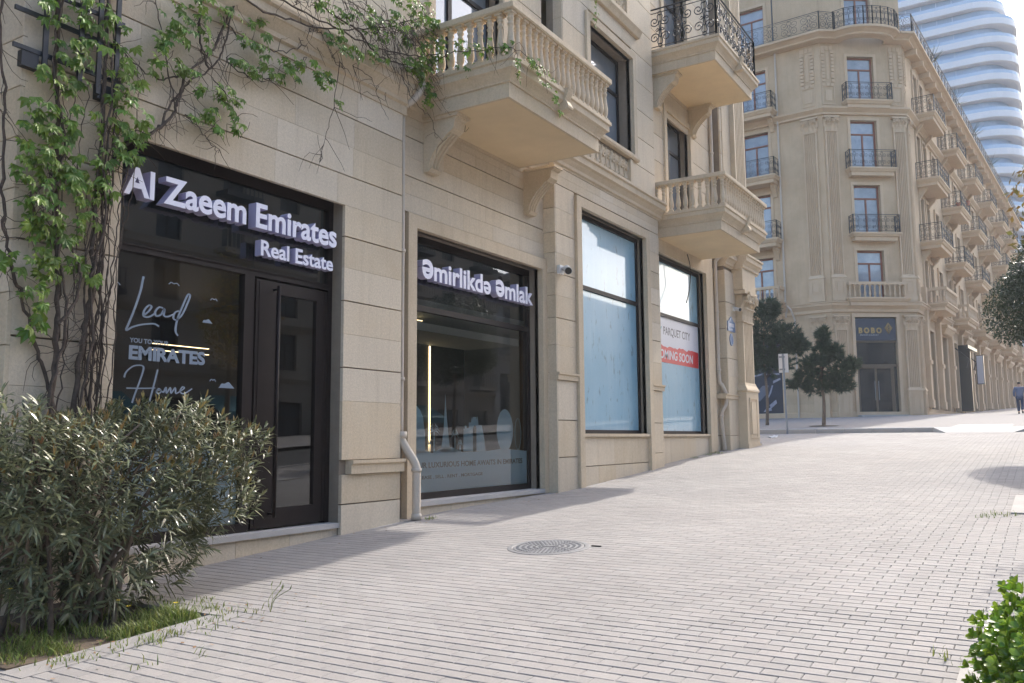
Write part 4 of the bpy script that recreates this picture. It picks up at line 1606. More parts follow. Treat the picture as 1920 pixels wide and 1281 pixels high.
v1 = Vine(thing('climbing_vine', (.08, 4.4, gz(4.3)), 'leafy climbing vine with thick twisted stems left of the shop window', 'vine'))
PP = []
gb = .3
PP += v1.stem(Y([(4.30, .2), (4.27, 1.2), (4.26, 1.97), (4.28, 2.46), (4.26, 3.04), (4.21, 3.7), (4.19, 4.34), (4.14, 4.98), (4.12, 5.68), (4.1, 6.5)]), .030, .018)
PP += v1.stem(Y([(4.28, .2), (4.30, 1.3), (4.24, 2.0), (4.33, 2.5), (4.30, 3.0), (4.17, 3.7), (4.23, 4.3), (4.10, 5.0), (4.16, 5.7)], .10), .018, .010)
PP += v1.stem(Y([(4.46, .2), (4.47, 1.2), (4.48, 1.97), (4.51, 2.39), (4.58, 2.89), (4.58, 3.54), (4.61, 4.21), (4.62, 4.84), (4.62, 5.48), (4.59, 6.3)]), .031, .018)
PP += v1.stem(Y([(4.52, .2), (4.55, 1.2), (4.50, 1.97), (4.60, 2.5), (4.55, 3.0), (4.66, 3.6), (4.60, 4.3), (4.68, 4.9), (4.6, 5.4)], .11), .016, .011)
PP += v1.stem(Y([(4.30, .3), (4.29, 1.3), (4.28, 1.97), (4.14, 2.36), (4.01, 2.72), (3.9, 3.02), (3.81, 3.38), (3.76, 3.83), (3.74, 4.44), (3.69, 4.95), (3.66, 5.46)], .03), .019, .012)
PP += v1.stem(Y([(4.62, .3), (4.64, 1.98), (4.65, 2.5), (4.66, 3.0), (4.65, 3.6), (4.68, 4.23), (4.72, 4.8), (4.7, 5.6)], .06), .014, .009)
PP += v1.stem(Y([(4.66, .3), (4.70, 1.98), (4.72, 2.5), (4.69, 3.2), (4.74, 3.9), (4.76, 4.5)], .05), .015, .01)
PP += v1.stem(Y([(4.2, 3.35), (4.03, 3.5), (3.98, 3.7), (4.1, 3.85), (4.19, 4.0)], .09), .016, .012)
PP += v1.stem(Y([(4.28, 2.6), (4.42, 2.85), (4.45, 3.1), (4.36, 3.35)], .10), .018, .01)
for _ in range(16):       # many thin runners hugging the main stems
    y0 = vr.choice((4.25, 4.5, 4.62, 4.68))
    a = [(y0 + vr.gauss(0, .05), 1.9 + vr.uniform(-.6, .8))]
    for k in range(6):
        a.append((a[-1][0] + vr.gauss(.01, .05), a[-1][1] + vr.uniform(.3, .6)))
    v1.stem(Y(a, .05 + vr.random() * .06), .008, .004, .01, 4)
L1 = [(4.05, 5.45, .14, .12, 7), (4.25, 5.2, .17, .2, 10), (4.18, 4.85, .24, .16, 12), (4.42, 5.2, .15, .14, 6), (3.98, 4.45, .17, .16, 12), (4.25, 4.45, .19, .2, 12), (4.05, 4.15, .22, .17, 13), (4.4, 4.05, .27, .2, 18), (3.93, 3.92, .17, .14, 9),
      (4.2, 3.85, .25, .17, 16), (4.58, 3.95, .17, .18, 9), (4.0, 3.6, .19, .12, 10), (4.5, 3.66, .14, .15, 6), (4.1, 3.45, .2, .13, 11), (4.3, 3.5, .16, .12, 7), (4.15, 3.14, .19, .15, 11), (4.45, 3.14, .17, .13, 8),
      (3.85, 3.12, .14, .08, 4), (4.02, 2.88, .14, .1, 5), (4.12, 2.7, .13, .1, 6), (4.05, 2.56, .1, .07, 3), (4.78, 5.05, .2, .27, 13), (4.9, 4.7, .17, .22, 13), (4.88, 4.42, .17, .16, 9), (4.8, 4.25, .13, .1, 5), (4.55, 4.5, .1, .3, 5),
      (4.25, 5.55, .2, .2, 9), (4.5, 5.6, .2, .2, 8), (4.75, 5.5, .2, .25, 9)]
for y, z, a, c, n in L1:
    v1.scatter((y, z), (a, c), int(n * 1.75), 1.0)
v1.twigs(240, PP, .34)
v1.finish(200)

v2 = Vine(thing('climbing_vine', (.08, 6.2, 4.7), 'leafy vine trailing across the wall above the shop lintel', 'vine'))
PP = []
PP += v2.stem(Y([(4.68, 4.13), (4.89, 4.45), (5.14, 4.64), (5.38, 4.91), (5.44, 5.12), (5.52, 5.39), (5.78, 5.69), (5.91, 5.95), (6.04, 6.26), (6.2, 6.62)]), .017, .012, .008)
PP += v2.stem(Y([(4.95, 4.52), (5.2, 4.68), (5.36, 5.0), (5.55, 5.3), (5.85, 5.6), (6.0, 5.9), (6.1, 6.4)], .05), .012, .009, .01)
PP += v2.stem(Y([(5.52, 5.39), (5.27, 5.26), (5.06, 5.23), (4.8, 5.35)]), .010, .006)
PP += v2.stem(Y([(5.78, 5.57), (5.67, 5.8), (5.66, 6.15), (5.67, 6.5)]), .012, .009)
PP += v2.stem(Y([(6.0, 5.76), (6.14, 5.68), (6.4, 5.66), (6.68, 5.76), (6.96, 5.95), (7.22, 6.25)]), .008, .005)
PP += v2.stem(Y([(5.95, 6.2), (6.12, 6.1), (6.43, 6.07), (6.83, 6.15), (7.17, 6.37), (7.4, 6.5)]), .008, .005)
PP += v2.stem(Y([(5.51, 4.95), (5.68, 4.86), (5.85, 4.73), (5.96, 4.68)]), .006, .003)
PP += v2.stem(Y([(5.85, 5.45), (6.0, 5.38), (6.1, 5.14), (6.16, 4.98)]), .006, .003)
PP += v2.stem(Y([(5.4, 5.0), (5.3, 5.35), (5.22, 5.7), (5.1, 6.1)]), .008, .005)
L2 = [(5.32, 5.92, .17, .2, 10), (5.45, 5.85, .12, .2, 8), (5.2, 5.6, .13, .18, 8), (5.65, 6.15, .15, .15, 8), (5.72, 5.88, .08, .15, 5), (5.97, 6.25, .15, .12, 6), (6.45, 6.3, .2, .12, 8), (6.38, 6.02, .3, .06, 10), (6.95, 6.05, .22, .1, 9), (5.42, 5.42, .17, .1, 8),
      (5.85, 5.32, .27, .12, 12), (6.05, 5.28, .17, .11, 8), (6.13, 5.06, .1, .1, 6), (5.78, 5.05, .1, .1, 5), (5.68, 4.98, .13, .08, 6), (5.9, 4.93, .1, .1, 4), (6.3, 5.75, .22, .06, 9), (6.65, 5.82, .22, .06, 9), (6.95, 5.95, .12, .1, 5), (5.1, 5.3, .1, .12, 5)]
for y, z, a, c, n in L2:
    v2.scatter((y, z), (a, c), int(n * 1.7), .95)
v2.twigs(130, PP, .34)
v2.finish(150)

v3 = Vine(thing('climbing_vine', (.1, 8.4, 6.3), 'tangled leafy vine spilling over the cornice beside the stone balcony', 'vine'))
PP = []
PP += v3.stem(Y([(6.11, 6.45), (6.58, 6.46), (7.08, 6.55), (7.81, 6.81), (8.65, 7.2), (9.6, 7.8)], .20), .012, .008)
PP += v3.stem(Y([(6.33, 6.66), (6.9, 6.66), (7.62, 6.70), (8.43, 6.76), (9.23, 6.99), (9.7, 7.2)], .24), .012, .008)
PP += v3.stem(Y([(7.06, 7.04), (7.43, 6.86), (7.91, 6.85), (8.33, 6.67), (8.77, 6.70), (9.3, 6.9), (9.6, 7.1)], .22), .014, .009)
PP += v3.stem(Y([(7.82, 6.6), (7.69, 5.83), (7.56, 5.38), (7.45, 4.98)], .08), .006, .002)
PP += v3.stem(Y([(7.97, 6.4), (8.33, 6.35), (8.5, 6.11), (8.69, 5.9)], .12), .005, .002)
PP += v3.stem([(.3, 9.5, 7.0), (.6, 9.58, 7.1), (1.0, 9.58, 7.0), (1.4, 9.55, 6.95), (1.6, 9.7, 6.9), (1.62, 10.2, 6.85)], .008, .004)
PP += v3.stem([(1.60, 9.62, 6.9), (1.62, 9.62, 6.7), (1.62, 9.62, 6.5)], .004, .002)
for _ in range(22):
    a = [(vr.uniform(6.6, 9.0), vr.uniform(6.5, 7.4))]
    for k in range(5):
        a.append((a[-1][0] + vr.gauss(.2, .2), a[-1][1] + vr.gauss(-.02, .16)))
    PP += v3.stem(Y(a, .16 + vr.random() * .14), .006, .003, .02, 4)
L3 = [(7.45, 6.9, .3, .15, 12), (7.6, 6.55, .2, .17, 10), (8.0, 7.0, .25, .17, 10), (7.25, 6.05, .17, .1, 6), (7.4, 5.95, .16, .12, 7), (7.6, 5.75, .1, .06, 3), (8.35, 7.1, .3, .2, 14), (8.85, 7.25, .3, .25, 16), (8.3, 6.65, .2, .12, 8), (7.85, 6.5, .16, .1, 6),
      (8.95, 6.9, .25, .25, 15), (9.3, 6.85, .25, .2, 14), (9.5, 7.5, .25, .25, 15), (9.1, 7.6, .3, .2, 12), (9.35, 6.65, .12, .1, 5), (9.42, 6.5, .08, .1, 4), (9.38, 6.35, .07, .08, 3), (7.1, 7.2, .3, .2, 8), (8.6, 7.7, .4, .2, 12), (9.45, 7.15, .2, .3, 14)]
for y, z, a, c, n in L3:
    v3.scatter((y, z), (a, c), int(n * 2.3), .9, .2)
for c, r, n in (((.35, 9.55, 7.1), (.25, .08, .3), 20), ((.75, 9.55, 7.05), (.25, .08, .25), 16), ((1.15, 9.55, 7.0), (.18, .06, .1), 14), ((1.45, 9.6, 6.95), (.15, .06, .07), 10),
                ((1.64, 10.05, 6.88), (.05, .25, .07), 14), ((1.66, 10.35, 6.72), (.05, .18, .14), 12), ((1.68, 10.55, 6.55), (.04, .08, .1), 6), ((1.64, 9.6, 6.68), (.04, .05, .16), 8), ((1.66, 10.75, 6.38), (.03, .03, .06), 3)):
    for _ in range(n):
        v3.leaf.append((Vector((c[0] + vr.gauss(0, r[0] * .6), c[1] + vr.gauss(0, r[1] * .6), c[2] + vr.gauss(0, r[2] * .6))), vr.uniform(.6, 1.05)))
for _ in range(16):
    v3.leaf.append((Vector((.16, 15.1 + vr.gauss(0, .05), 10.05 + vr.uniform(-.15, .6))), vr.uniform(.5, .9)))
v3.twigs(260, PP, .45)
v3.finish(200)


# ================================================================= OLEANDER BUSH
def lance(b, p, d, nrm, L, w, droop=.25):
    """narrow leaf of 3 segments with a folded rib"""
    d = d.normalized()
    side = d.cross(nrm)
    if side.length < 1e-4: side = d.cross(Vector((1, 0, 0)))
    side.normalize()
    nn = side.cross(d)
    pts = []
    for t, ww in ((0, .15), (.3, 1), (.68, .85), (1, .02)):
        c = p + d * (L * t) + Vector((0, 0, -droop * L * t * t))
        pts.append((c - side * w * ww + nn * w * .3 * ww, c + side * w * ww + nn * w * .3 * ww))
    n = len(b.v)
    for l, r in pts:
        b.v += [tuple(l), tuple(r)]
    for k in range(3):
        b.f.append((n + 2 * k, n + 2 * k + 1, n + 2 * k + 3, n + 2 * k + 2))
        b.mi.append(b.cm)


og = random.Random(33)
OB = thing('oleander_bush', (1.0, 4.0, gz(4)), 'dense grey green oleander bush in front of the shop window', 'bush')


def bush_r(u):
    # outline of the bush: half widths in x and y by height 0..1
    return (.55 + .25 * min(1, u * 1.6)) * (1 if u < .88 else 1 - (u - .88) * 2.0)


stems = []
for k in range(26):
    a = og.uniform(0, 2 * pi)
    r0 = og.uniform(.05, .28)
    bx, by = .95 + r0 * cos(a), 4.0 + .9 * og.uniform(-1, .6)
    r1 = og.uniform(.2, .75)
    zt = og.uniform(1.3, 1.85)
    tx, ty = .95 + .62 * cos(a) * r1, 4.15 + og.uniform(-1.2, 1.45) * .95
    P = smooth_path([(bx, by, gz(by) - .02), (bx + (tx - bx) * .2, by + (ty - by) * .15, gz(by) + .5), (bx + (tx - bx) * .55, by + (ty - by) * .5, .55 + .35 * zt), (tx, ty, zt)], 5)
    MB().tube(P, [.024 - .016 * i / (len(P) - 1) for i in range(len(P))], 6).build('stem', BARK2 if k % 3 else BARK, OB, smooth=True)
    stems.append(P)
b = MB()
tipb = MB()
for k in range(1750):
    # shoot tips on and inside the bush volume
    for _t in range(30):
        ux, uy, uz = og.uniform(-1, 1), og.uniform(-1, 1), og.random() ** .7
        sh = (abs(ux) ** 2.6 + abs(uy) ** 2.6) ** (1 / 2.6)
        if sh < 1 and (sh > .55 or uz > .8 or og.random() < .3): break
    lump = 1 + .10 * sin(uy * 9 + 1) + .08 * sin(uz * 11 + ux * 5)
    hx, hy = .70 * lump, 1.36 * lump
    low = .48 + .50 * min(1, uz / .55)
    if uz < .4 and og.random() < .38: continue
    p = Vector((1.0 + ux * hx * low, 4.18 + uy * hy * low + (.12 if uy > 0 else -.1) * uz, gz(4) + .12 + uz * (1.56 + .10 * sin(uy * 7) - .12 * max(0, uy - .4))))
    up_ = Vector((ux * .7, uy * .7, .35 + uz * .9 if uz > .5 else .2 + og.uniform(-.5, .4))).normalized()
    nl = og.randint(8, 13)
    for i in range(nl):
        a = i * 2.4 + og.random()
        t = i / nl
        e1 = up_.cross(Vector((.3, .2, 1)))
        if e1.length < .05: e1 = Vector((1, 0, 0))
        e1.normalize()
        e2 = up_.cross(e1)
        spread = .35 + .85 * (1 - t)
        d = up_ * (1.15 - spread * .6) + (e1 * cos(a) + e2 * sin(a)) * spread
        q = p - up_ * (.13 * (1 - t))
        lance(b, q, d, up_, og.uniform(.08, .165) * (1 - .3 * t), og.uniform(.0065, .0105), og.uniform(.05, .55))
    if uz > .6 and og.random() < .3:
        for i in range(4):
            d = up_ + Vector((og.gauss(0, .3), og.gauss(0, .3), .5))
            lance(tipb, p, d, Vector((1, 0, 0)), og.uniform(.05, .09), .006, 0)
tag(b.build('foliage', OLEA, OB), kind='stuff')
tag(tipb.build('young_shoots', TIPS, OB), kind='stuff')

# grass and weeds
gr = random.Random(44)
b = MB()


def blade(b, p, L, w=.004):
    a = gr.uniform(0, 2 * pi)
    lean = gr.uniform(.1, .8)
    d = Vector((cos(a) * lean, sin(a) * lean, 1)).normalized()
    s = Vector((-sin(a), cos(a), 0)) * w
    m_ = p + d * L * .55
    t = p + d * L + Vector((cos(a) * L * .3, sin(a) * L * .3, -L * .12))
    b.faces([p - s, p + s, m_ + s * .8, m_ - s * .8, t], [(0, 1, 2, 3), (3, 2, 4)])


for _ in range(3300):
    x = 1.74 - abs(gr.gauss(0, .33))
    y = gr.uniform(3.15, 4.62)
    if x < .2: continue
    if gr.random() < .3: x = gr.uniform(.5, 1.7)
    dens = sin(x * 7 + y * 5) + sin(y * 13 - x * 4)
    if dens < -.5: continue
    blade(b, Vector((x, y, gz(y) - .02)), gr.uniform(.03, .13) * (1 + .35 * dens), gr.uniform(.0025, .005))
for (cx, cy, n, s) in ((1.9, 3.75, 60, .09), (1.95, 3.5, 70, .07), (2.05, 3.95, 70, .06), (2.0, 4.15, 60, .05), (2.15, 4.35, 40, .06), (1.85, 4.75, 60, .07), (1.6, 4.8, 40, .06), (2.0, 4.9, 30, .06), (1.3, 4.95, 20, .05), (.25, 9.5, 30, .04), (.05, 22.0, 90, .10), (.0, 21.5, 40, .08),
                       (-.02, 20.6, 30, .06), (1.88, 3.3, 50, .07), (1.9, 4.0, 60, .08), (1.85, 4.4, 70, .08), (1.95, 4.55, 40, .06), (1.2, 4.72, 50, .07), (.8, 4.74, 40, .07), (6.9, 12.3, 50, .08), (6.75, 12.0, 20, .05), (6.92, 5.75, 30, .05), (2.6, 3.9, 14, .04), (2.5, 3.55, 20, .04)):
    for _ in range(n // 2 if cx > 1.84 and cy < 6 else n):
        x, y = cx + gr.gauss(0, s), cy + gr.gauss(0, s * 1.2)
        blade(b, Vector((x, y, gz(y) - .005)), gr.uniform(.03, .09), .004)
for _ in range(260):      # green in the joints near the bed
    j = int(gr.uniform(2.2, 6.5) / PW)
    x = 1.95 + abs(gr.gauss(0, .8))
    blade(b, Vector((x, j * PW + gr.gauss(0, .002), gz(j * PW) - .012)), gr.uniform(.012, .03), .003)
tag(b.build('grass', GRASS), 'rough green grass and weeds growing in the planting bed', 'grass', kind='stuff')
wd_ = thing('wild_oat', (2.15, 4.93, gz(4.9)), 'dry seeding weed sprouting from the paver joint beside the bed', 'weed')
b = MB()
for k in range(5):
    a = gr.uniform(-.6, .6)
    P = smooth_path([(2.15, 4.93, gz(4.93)), (2.15 + a * .12, 4.95 + gr.uniform(-.05, .1), gz(4.93) + .10), (2.15 + a * .35, 4.97 + gr.uniform(-.1, .15), gz(4.93) + gr.uniform(.14, .24))], 4)
    b.tube(P, .0022, 3)
    b.tube([P[-1], P[-1] + Vector((.005, .01, .03))], [.006, .002], 4)
b.build('stalk', GRASS, wd_)
for i, (x, y, h) in enumerate(((1.45, 4.05, .22), (1.5, 4.1, .17), (1.25, 3.35, .42), (1.72, 4.35, .16))):
    fl = thing('yellow_weed', (x, y, gz(y)), ['yellow wild flower in the sunlit grass, left of the close pair', 'yellow wild flower in the sunlit grass, right of the close pair', 'single tall yellow wild flower at the shaded end of the bed', 'small yellow wild flower nearest the far end of the bed'][i], 'flower', 'yellow wild flowers in the bed')
    MB().tube(smooth_path([(x, y, gz(y)), (x + .01, y + .01, gz(y) + h * .6), (x + .03, y, gz(y) + h)], 3), .002, 4).build('stalk', GRASS, fl)
    b = MB()
    for k in range(7):
        a = k * 2 * pi / 7
        b.face([(x + .03, y, gz(y) + h), (x + .03 + .02 * cos(a), y + .02 * sin(a), gz(y) + h + .006), (x + .03 + .02 * cos(a + .6), y + .02 * sin(a + .6), gz(y) + h + .006)])
    b.build('bloom', YELL, fl)


# ================================================================= HEDGE SHRUB AT THE RIGHT
hg = random.Random(55)
HS = thing('round_leaf_shrub', (8.0, 4.9, gz(4.9)), 'bright green round leaved shrub at the lower right corner', 'shrub')


def oval(b, M_, L, w):
    v = [(0, 0, 0), (w * .5, L * .35, .03 * L), (w, L * .7, .05 * L), (w * .6, L * .95, .06 * L), (0, L * 1.0, .05 * L), (-w * .6, L * .95, .06 * L), (-w, L * .7, .05 * L), (-w * .5, L * .35, .03 * L), (0, L * .6, .01 * L)]
    b.faces([M_ @ Vector(p) for p in v], [(8, i, (i + 1) % 8) for i in range(8)])


OV = []
for k in range(4):
    b = MB()
    oval(b, I4, .052 * (1 + .1 * k), .0135 * (1 + .12 * k))
    OV.append(b.mesh('leaf', HEDGEO))
lv = []
for k in range(2700):
    a, e = hg.uniform(0, 2 * pi), hg.uniform(-.35, 1)
    rr = hg.uniform(.70, .98)
    sq = math.sqrt(max(0, 1 - max(0, e) ** 3))
    lump = 1 + .035 * sin(a * 7) + .03 * sin(a * 13 + e * 9)
    p = Vector((7.93 + .86 * rr * sq * cos(a) * lump, 4.98 + .86 * rr * sq * sin(a) * lump, gz(4.9) + .22 + .50 * rr * e * lump))
    out = Vector((sq * cos(a), sq * sin(a), max(.1, e) + .5)).normalized()
    e1 = out.cross(Vector((.2, .3, 1))).normalized()
    e2 = out.cross(e1)
    for i in range(hg.randint(6, 8)):
        an = i * 2.4
        d = (out * hg.uniform(.6, 1.1) + (e1 * cos(an) + e2 * sin(an)) * .75).normalized()
        side = d.cross(out).normalized()
        Mx = Matrix((side, d, side.cross(d))).transposed().to_4x4()
        Mx.translation = p + d * .004
        vd = view_depth(Mx.translation)
        lv.append(((vd - .2 * hg.random()) if vd else 99, Mx @ Matrix.Scale(hg.uniform(.55, .92), 4)))
lv.sort(key=lambda t: t[0])
for d, Mx in lv[:300]:
    inst('leaf', OV[hg.randrange(4)], HS, Mx)
b = MB()
for d, Mx in lv[300:]:
    oval(b, Mx, .058, .0145)
tag(b.build('foliage', HEDGE, HS), kind='stuff')
for k in range(9):
    a = k * .7
    MB().tube(smooth_path([(7.92 + .1 * cos(a), 4.95 + .1 * sin(a), gz(4.9) - .02), (7.92 + .3 * cos(a), 4.95 + .3 * sin(a), .45), (7.92 + .6 * cos(a), 4.95 + .6 * sin(a), .68)], 4), [.012 - .0006 * i for i in range(9)], 5).build('stem', BARK2, HS)


# ================================================================= STREET TREES ON THE RIGHT
def leafcloud(b, c, r, n, L, w, rg, lumps=14, shell=.6):
    lp = [(Vector((rg.gauss(0, 1), rg.gauss(0, 1), rg.gauss(0, 1))).normalized(), rg.uniform(.08, .22)) for _ in range(lumps)]
    for _ in range(n):
        d = Vector((rg.gauss(0, 1), rg.gauss(0, 1), rg.gauss(0, 1))).normalized()
        k = 1.0
        for q, amp in lp:
            t = d.dot(q)
            if t > .75: k += amp * (t - .75) / .25
            elif t < -.8: k -= amp * .8 * (-t - .8) / .2
        rr = k * (shell + (1 - shell) * rg.random() ** .6)
        p = Vector((c[0] + d.x * r[0] * rr, c[1] + d.y * r[1] * rr, c[2] + d.z * r[2] * rr))
        nn = (d + Vector((rg.gauss(0, .6), rg.gauss(0, .6), rg.gauss(.2, .6)))).normalized()
        u = nn.cross(Vector((rg.gauss(0, 1), rg.gauss(0, 1), rg.gauss(0, 1)))).normalized()
        v = nn.cross(u)
        l, ww = L * rg.uniform(.7, 1.3), w * rg.uniform(.7, 1.2)
        b.faces([p, p + u * l * .5 + v * ww, p + u * l, p + u * l * .5 - v * ww], [(0, 1, 2, 3)])


def street_tree(pos, hc, r, n, label, seed, leafm=TREEL, L=.075, w=.018):
    rg = random.Random(seed)
    root = thing('street_tree', pos, label, 'tree', 'street trees along the kerb')
    x, y, z = pos
    MB().tube(smooth_path([(x, y, z - .05), (x + .03, y, z + (hc - r[2]) * .5), (x - .02, y + .02, z + hc - r[2] * .7), (x, y, z + hc)], 4), [.075 - .003 * i for i in range(13)], 9).build('trunk', BARK2, root, smooth=True)
    for k in range(9):
        a = k * 2.4
        d = Vector((cos(a), sin(a), rg.uniform(.1, 1))).normalized()
        s = Vector((x, y, z + hc - r[2] * rg.uniform(.3, .8)))
        MB().tube([s, s + d * r[0] * .4 + Vector((0, 0, .1)), s + Vector((d.x * r[0] * .85, d.y * r[1] * .85, d.z * r[2] * .85))], [.03, .02, .008], 5).build('limb', BARK2, root)
    b = MB()
    leafcloud(b, (x, y, z + hc), r, n, L, w, rg)
    tag(b.build('crown', leafm, root), kind='stuff')
    return root


street_tree((7.85, 22.4, gz(22.4)), 3.35, (1.30, 1.3, 1.30), 30000, 'clipped evergreen street tree with dense ball crown at the right edge', 1)
YTREE = mat('spring_leaf', (.14, .15, .03), (.22, .20, .05), 3, .5, rnd=.3, tint=(.3, .16, .04), island=True, transl=.3)
street_tree((8.25, 13.5, gz(13.5)), 3.95, (.86, .86, 1.15), 1300, 'young street tree with sparse yellow green leaves just outside the right edge', 2, YTREE, .11, .028)
street_tree((8.3, 31.0, gz(31)), 3.3, (1.2, 1.2, 1.2), 5000, 'clipped evergreen street tree farther up the street behind the nearer ball crown', 3)


# ================================================================= FAR CORNER BUILDING
def frame(P, deg):
    a = RAD(deg)
    return Matrix(((cos(a), -sin(a), 0, P[0]), (sin(a), cos(a), 0, P[1]), (0, 0, 1, 0), (0, 0, 0, 1)))


P0, P1 = Vector((-3.65, 55.74, 0)), Vector((.80, 58.97, 0))
FC = frame(P0, 36)
FR = frame(P1, 86.1)
FW = frame(P0, -3.9)          # left wing: s runs negative from the corner
FB = thing('corner_building', (0, 60, gz(60)), 'tall beige stone corner building with iron balconies beyond the side street', 'building')
RL, LL = 64.0, 24.0
FLO = [10.17, 14.30, 18.51, 22.97]
HEAD = [13.25, 17.5, 21.77, 26.06]
TOPZ = 27.44


def wing_wall(F, s0, s1, ops, z0=1.5, z1=34, y=0):
    b = MB()
    wallsheet(b, s0, s1, z0, z1, ops, y, .35)
    return b.build('wall', FARST, FB, F)


cw = (1.80, 3.55)
cops = [(1.42, 4.10, 2.7, 9.0)] + [(cw[0], cw[1], z, h) for z, h in zip(FLO, HEAD)] + [(1.8, 3.55, 27.5, 31.0)]
wing_wall(FC, 0, 5.5, cops)
bays = [2.45 + 9.15 * k for k in range(7)]
rops = []
for s in bays:
    for z, h in zip(FLO, HEAD):
        rops.append((s + .55, s + 1.75, z, h))
        rops.append((s + 2.6, s + 3.8, z, h))
        rops.append((s + 5.9, s + 7.3, z + .9, h))
    rops.append((s + .1, s + 2.5, 3.3, 8.5))
    rops.append((s + 4.9, s + 7.2, 3.3, 8.5))
rops = [o for o in rops if o[1] < RL - .5]
wing_wall(FR, 0, RL, rops, 1.5, 27.3)
MB().box(.6, RL, 3.5, 3.7, 27.0, 31).build('attic_wall', FARST, FB, FR)
lws = [-5.35, -10.6, -15.9]
lops = []
for s in lws:
    for z, h in zip(FLO, HEAD):
        lops.append((s, s + 1.8, z, h))
    lops.append((s, s + 1.8, 27.5, 30.6))
lops += [(-6.6, -3.3, 3.0, 8.1), (-12.6, -9, 3.0, 8.1)]
wing_wall(FW, -LL, 0, lops)
b = MB()
b.box(-LL, 0, .4, .6, 1, 34)
b.build('core', FARST, FB, FW)
b = MB()
b.box(0, RL, .4, .6, 1, 27.3)
b.box(RL - .2, RL, .0, 14, 1, 27.3)
b.box(0, RL, .2, 14, 27.0, 27.3)
b.build('core', FARST, FB, FR)
MB().box(0, 5.5, .4, .6, 1, 34).build('core', FARST, FB, FC)

# joints of the ground-floor courses
b = MB()
for F_, a, c in ((FC, 0, 1.4), (FC, 4.12, 5.5)):
    pass
for k in range(9):
    z = 3.6 + k * .66
    MB().box(-3.2, -.02, -.012, .02, z, z + .62).build('course_block', FARST, FB, FW)


# windows : one mesh for each size, shared
def far_window_mesh(w, h, trans=.72, mull=True, t=.11):
    b = MB()
    zt = h * trans
    for r in ((0, w, h - t, h), (0, t, 0, h - t), (w - t, w, 0, h - t), (t, w - t, zt, zt + t), (t, w - t, 0, t)):
        b.box(r[0], r[1], 0, .07, r[2], r[3])
    if mull: b.box(w / 2 - t / 2, w / 2 + t / 2, 0, .07, t, zt)
    return b


_fw = {}


def far_window(F, s0, s1, z0, z1, y=.22, fm=BROWN, gm=FARGL):
    k = (round(s1 - s0, 2), round(z1 - z0, 2), fm.name, gm.name)
    if k not in _fw:
        p = MB()
        p.box(.05, s1 - s0 - .05, .04, .05, .05, z1 - z0 - .05)
        _fw[k] = (far_window_mesh(s1 - s0, z1 - z0).mesh('window', fm), p.mesh('pane', gm))
    M_ = F @ T(s0, y, z0)
    o = inst('window', _fw[k][0], FB, M_)
    inst('pane', _fw[k][1], o, M_)
    return o


for z, h in zip(FLO, HEAD): far_window(FC, cw[0], cw[1], z, h)
far_window(FC, 1.8, 3.55, 27.5, 31.0)
for o in rops: far_window(FR, *o, fm=(FRAME if o[2] < 9 else BROWN), gm=(DARKGL if o[2] < 9 else FARGL))
for o in lops:
    if o[2] > 9: far_window(FW, *o)
arch = MB()
for F_, ops in ((FC, cops[1:]), (FW, lops[:15])):
    for o in ops:
        b = MB()
        for r in ((o[0] - .18, o[0], o[2], o[3] + .18), (o[1], o[1] + .18, o[2], o[3] + .18), (o[0], o[1], o[3], o[3] + .18)):
            b.box(r[0], r[1], -.05, .06, r[2], r[3])
        b.build('architrave', FARTR, FB, F_)
am = {}
for o in rops:
    k = (round(o[1] - o[0], 2), round(o[3] - o[2], 2))
    if k not in am:
        b = MB()
        w, h = o[1] - o[0], o[3] - o[2]
        for r in ((-.2, 0, 0, h + .2), (w, w + .2, 0, h + .2), (0, w, h, h + .2)):
            b.box(r[0], r[1], -.10, .06, r[2], r[3])
        am[k] = b.mesh('architrave', FARTR)
    inst('architrave', am[k], FB, FR @ T(o[0], 0, o[2]))


# balconies : slab + railing meshes shared
def far_slab(w, d, h=.5):
    b = MB()
    rings = []
    for off, z in ((-.16, -h), (-.16, -h * .55), (-.08, -h * .5), (0, -h * .22), (.04, -h * .2), (.04, 0)):
        rings.append([(-off, .1, z), (w + off, .1, z), (w + off, -d - off, z), (-off, -d - off, z)])
    b.loft(rings)
    return b.mesh('balcony', FARTR)


def far_rail(w, d, H, unit=.6):
    b = MB()
    iron_rail(b, [(.05, 0), (.05, -d + .06), (w - .05, -d + .06), (w - .05, 0)], 0, H, unit, .013, 3, 9, False, .03)
    return b.mesh('iron_railing', IRON)


BALF = baluster_mesh(.82, FARTR, 6, .075)


def far_balustrade(parent, F, w, d, z):
    n = max(4, int(w / .29))
    for k in range(n):
        inst('baluster', BALF, parent, F @ T(.08 + (w - .16) * k / (n - 1), -d + .1, z))
    for k in range(1, max(2, int(d / .3))):
        for s in (.08, w - .08):
            inst('baluster', BALF, parent, F @ T(s, -d + .1 + k * .29, z))
    b = MB()
    b.box(0, w, -d, -d + .2, z + .82, z + 1.0)
    b.box(0, .18, -d + .2, 0, z + .82, z + 1.0)
    b.box(w - .18, w, -d + .2, 0, z + .82, z + 1.0)
    b.build('handrail', FARTR, parent, F)


def corbel_mesh(d, h, w):
    b = MB()
    pts = [(.1, 0), (-d, 0), (-d, -.12), (-d * .85, -.2)] + [(-d * .75 * (1 - t) ** 1.6 - .08, -.25 - t * (h - .3)) for t in (0, .25, .5, .75, 1)] + [(.1, -h)]
    b.prism(pts, 'x', -w / 2, w / 2)
    return b.mesh('corbel', FARTR)


CORB = corbel_mesh(.55, .85, .28)
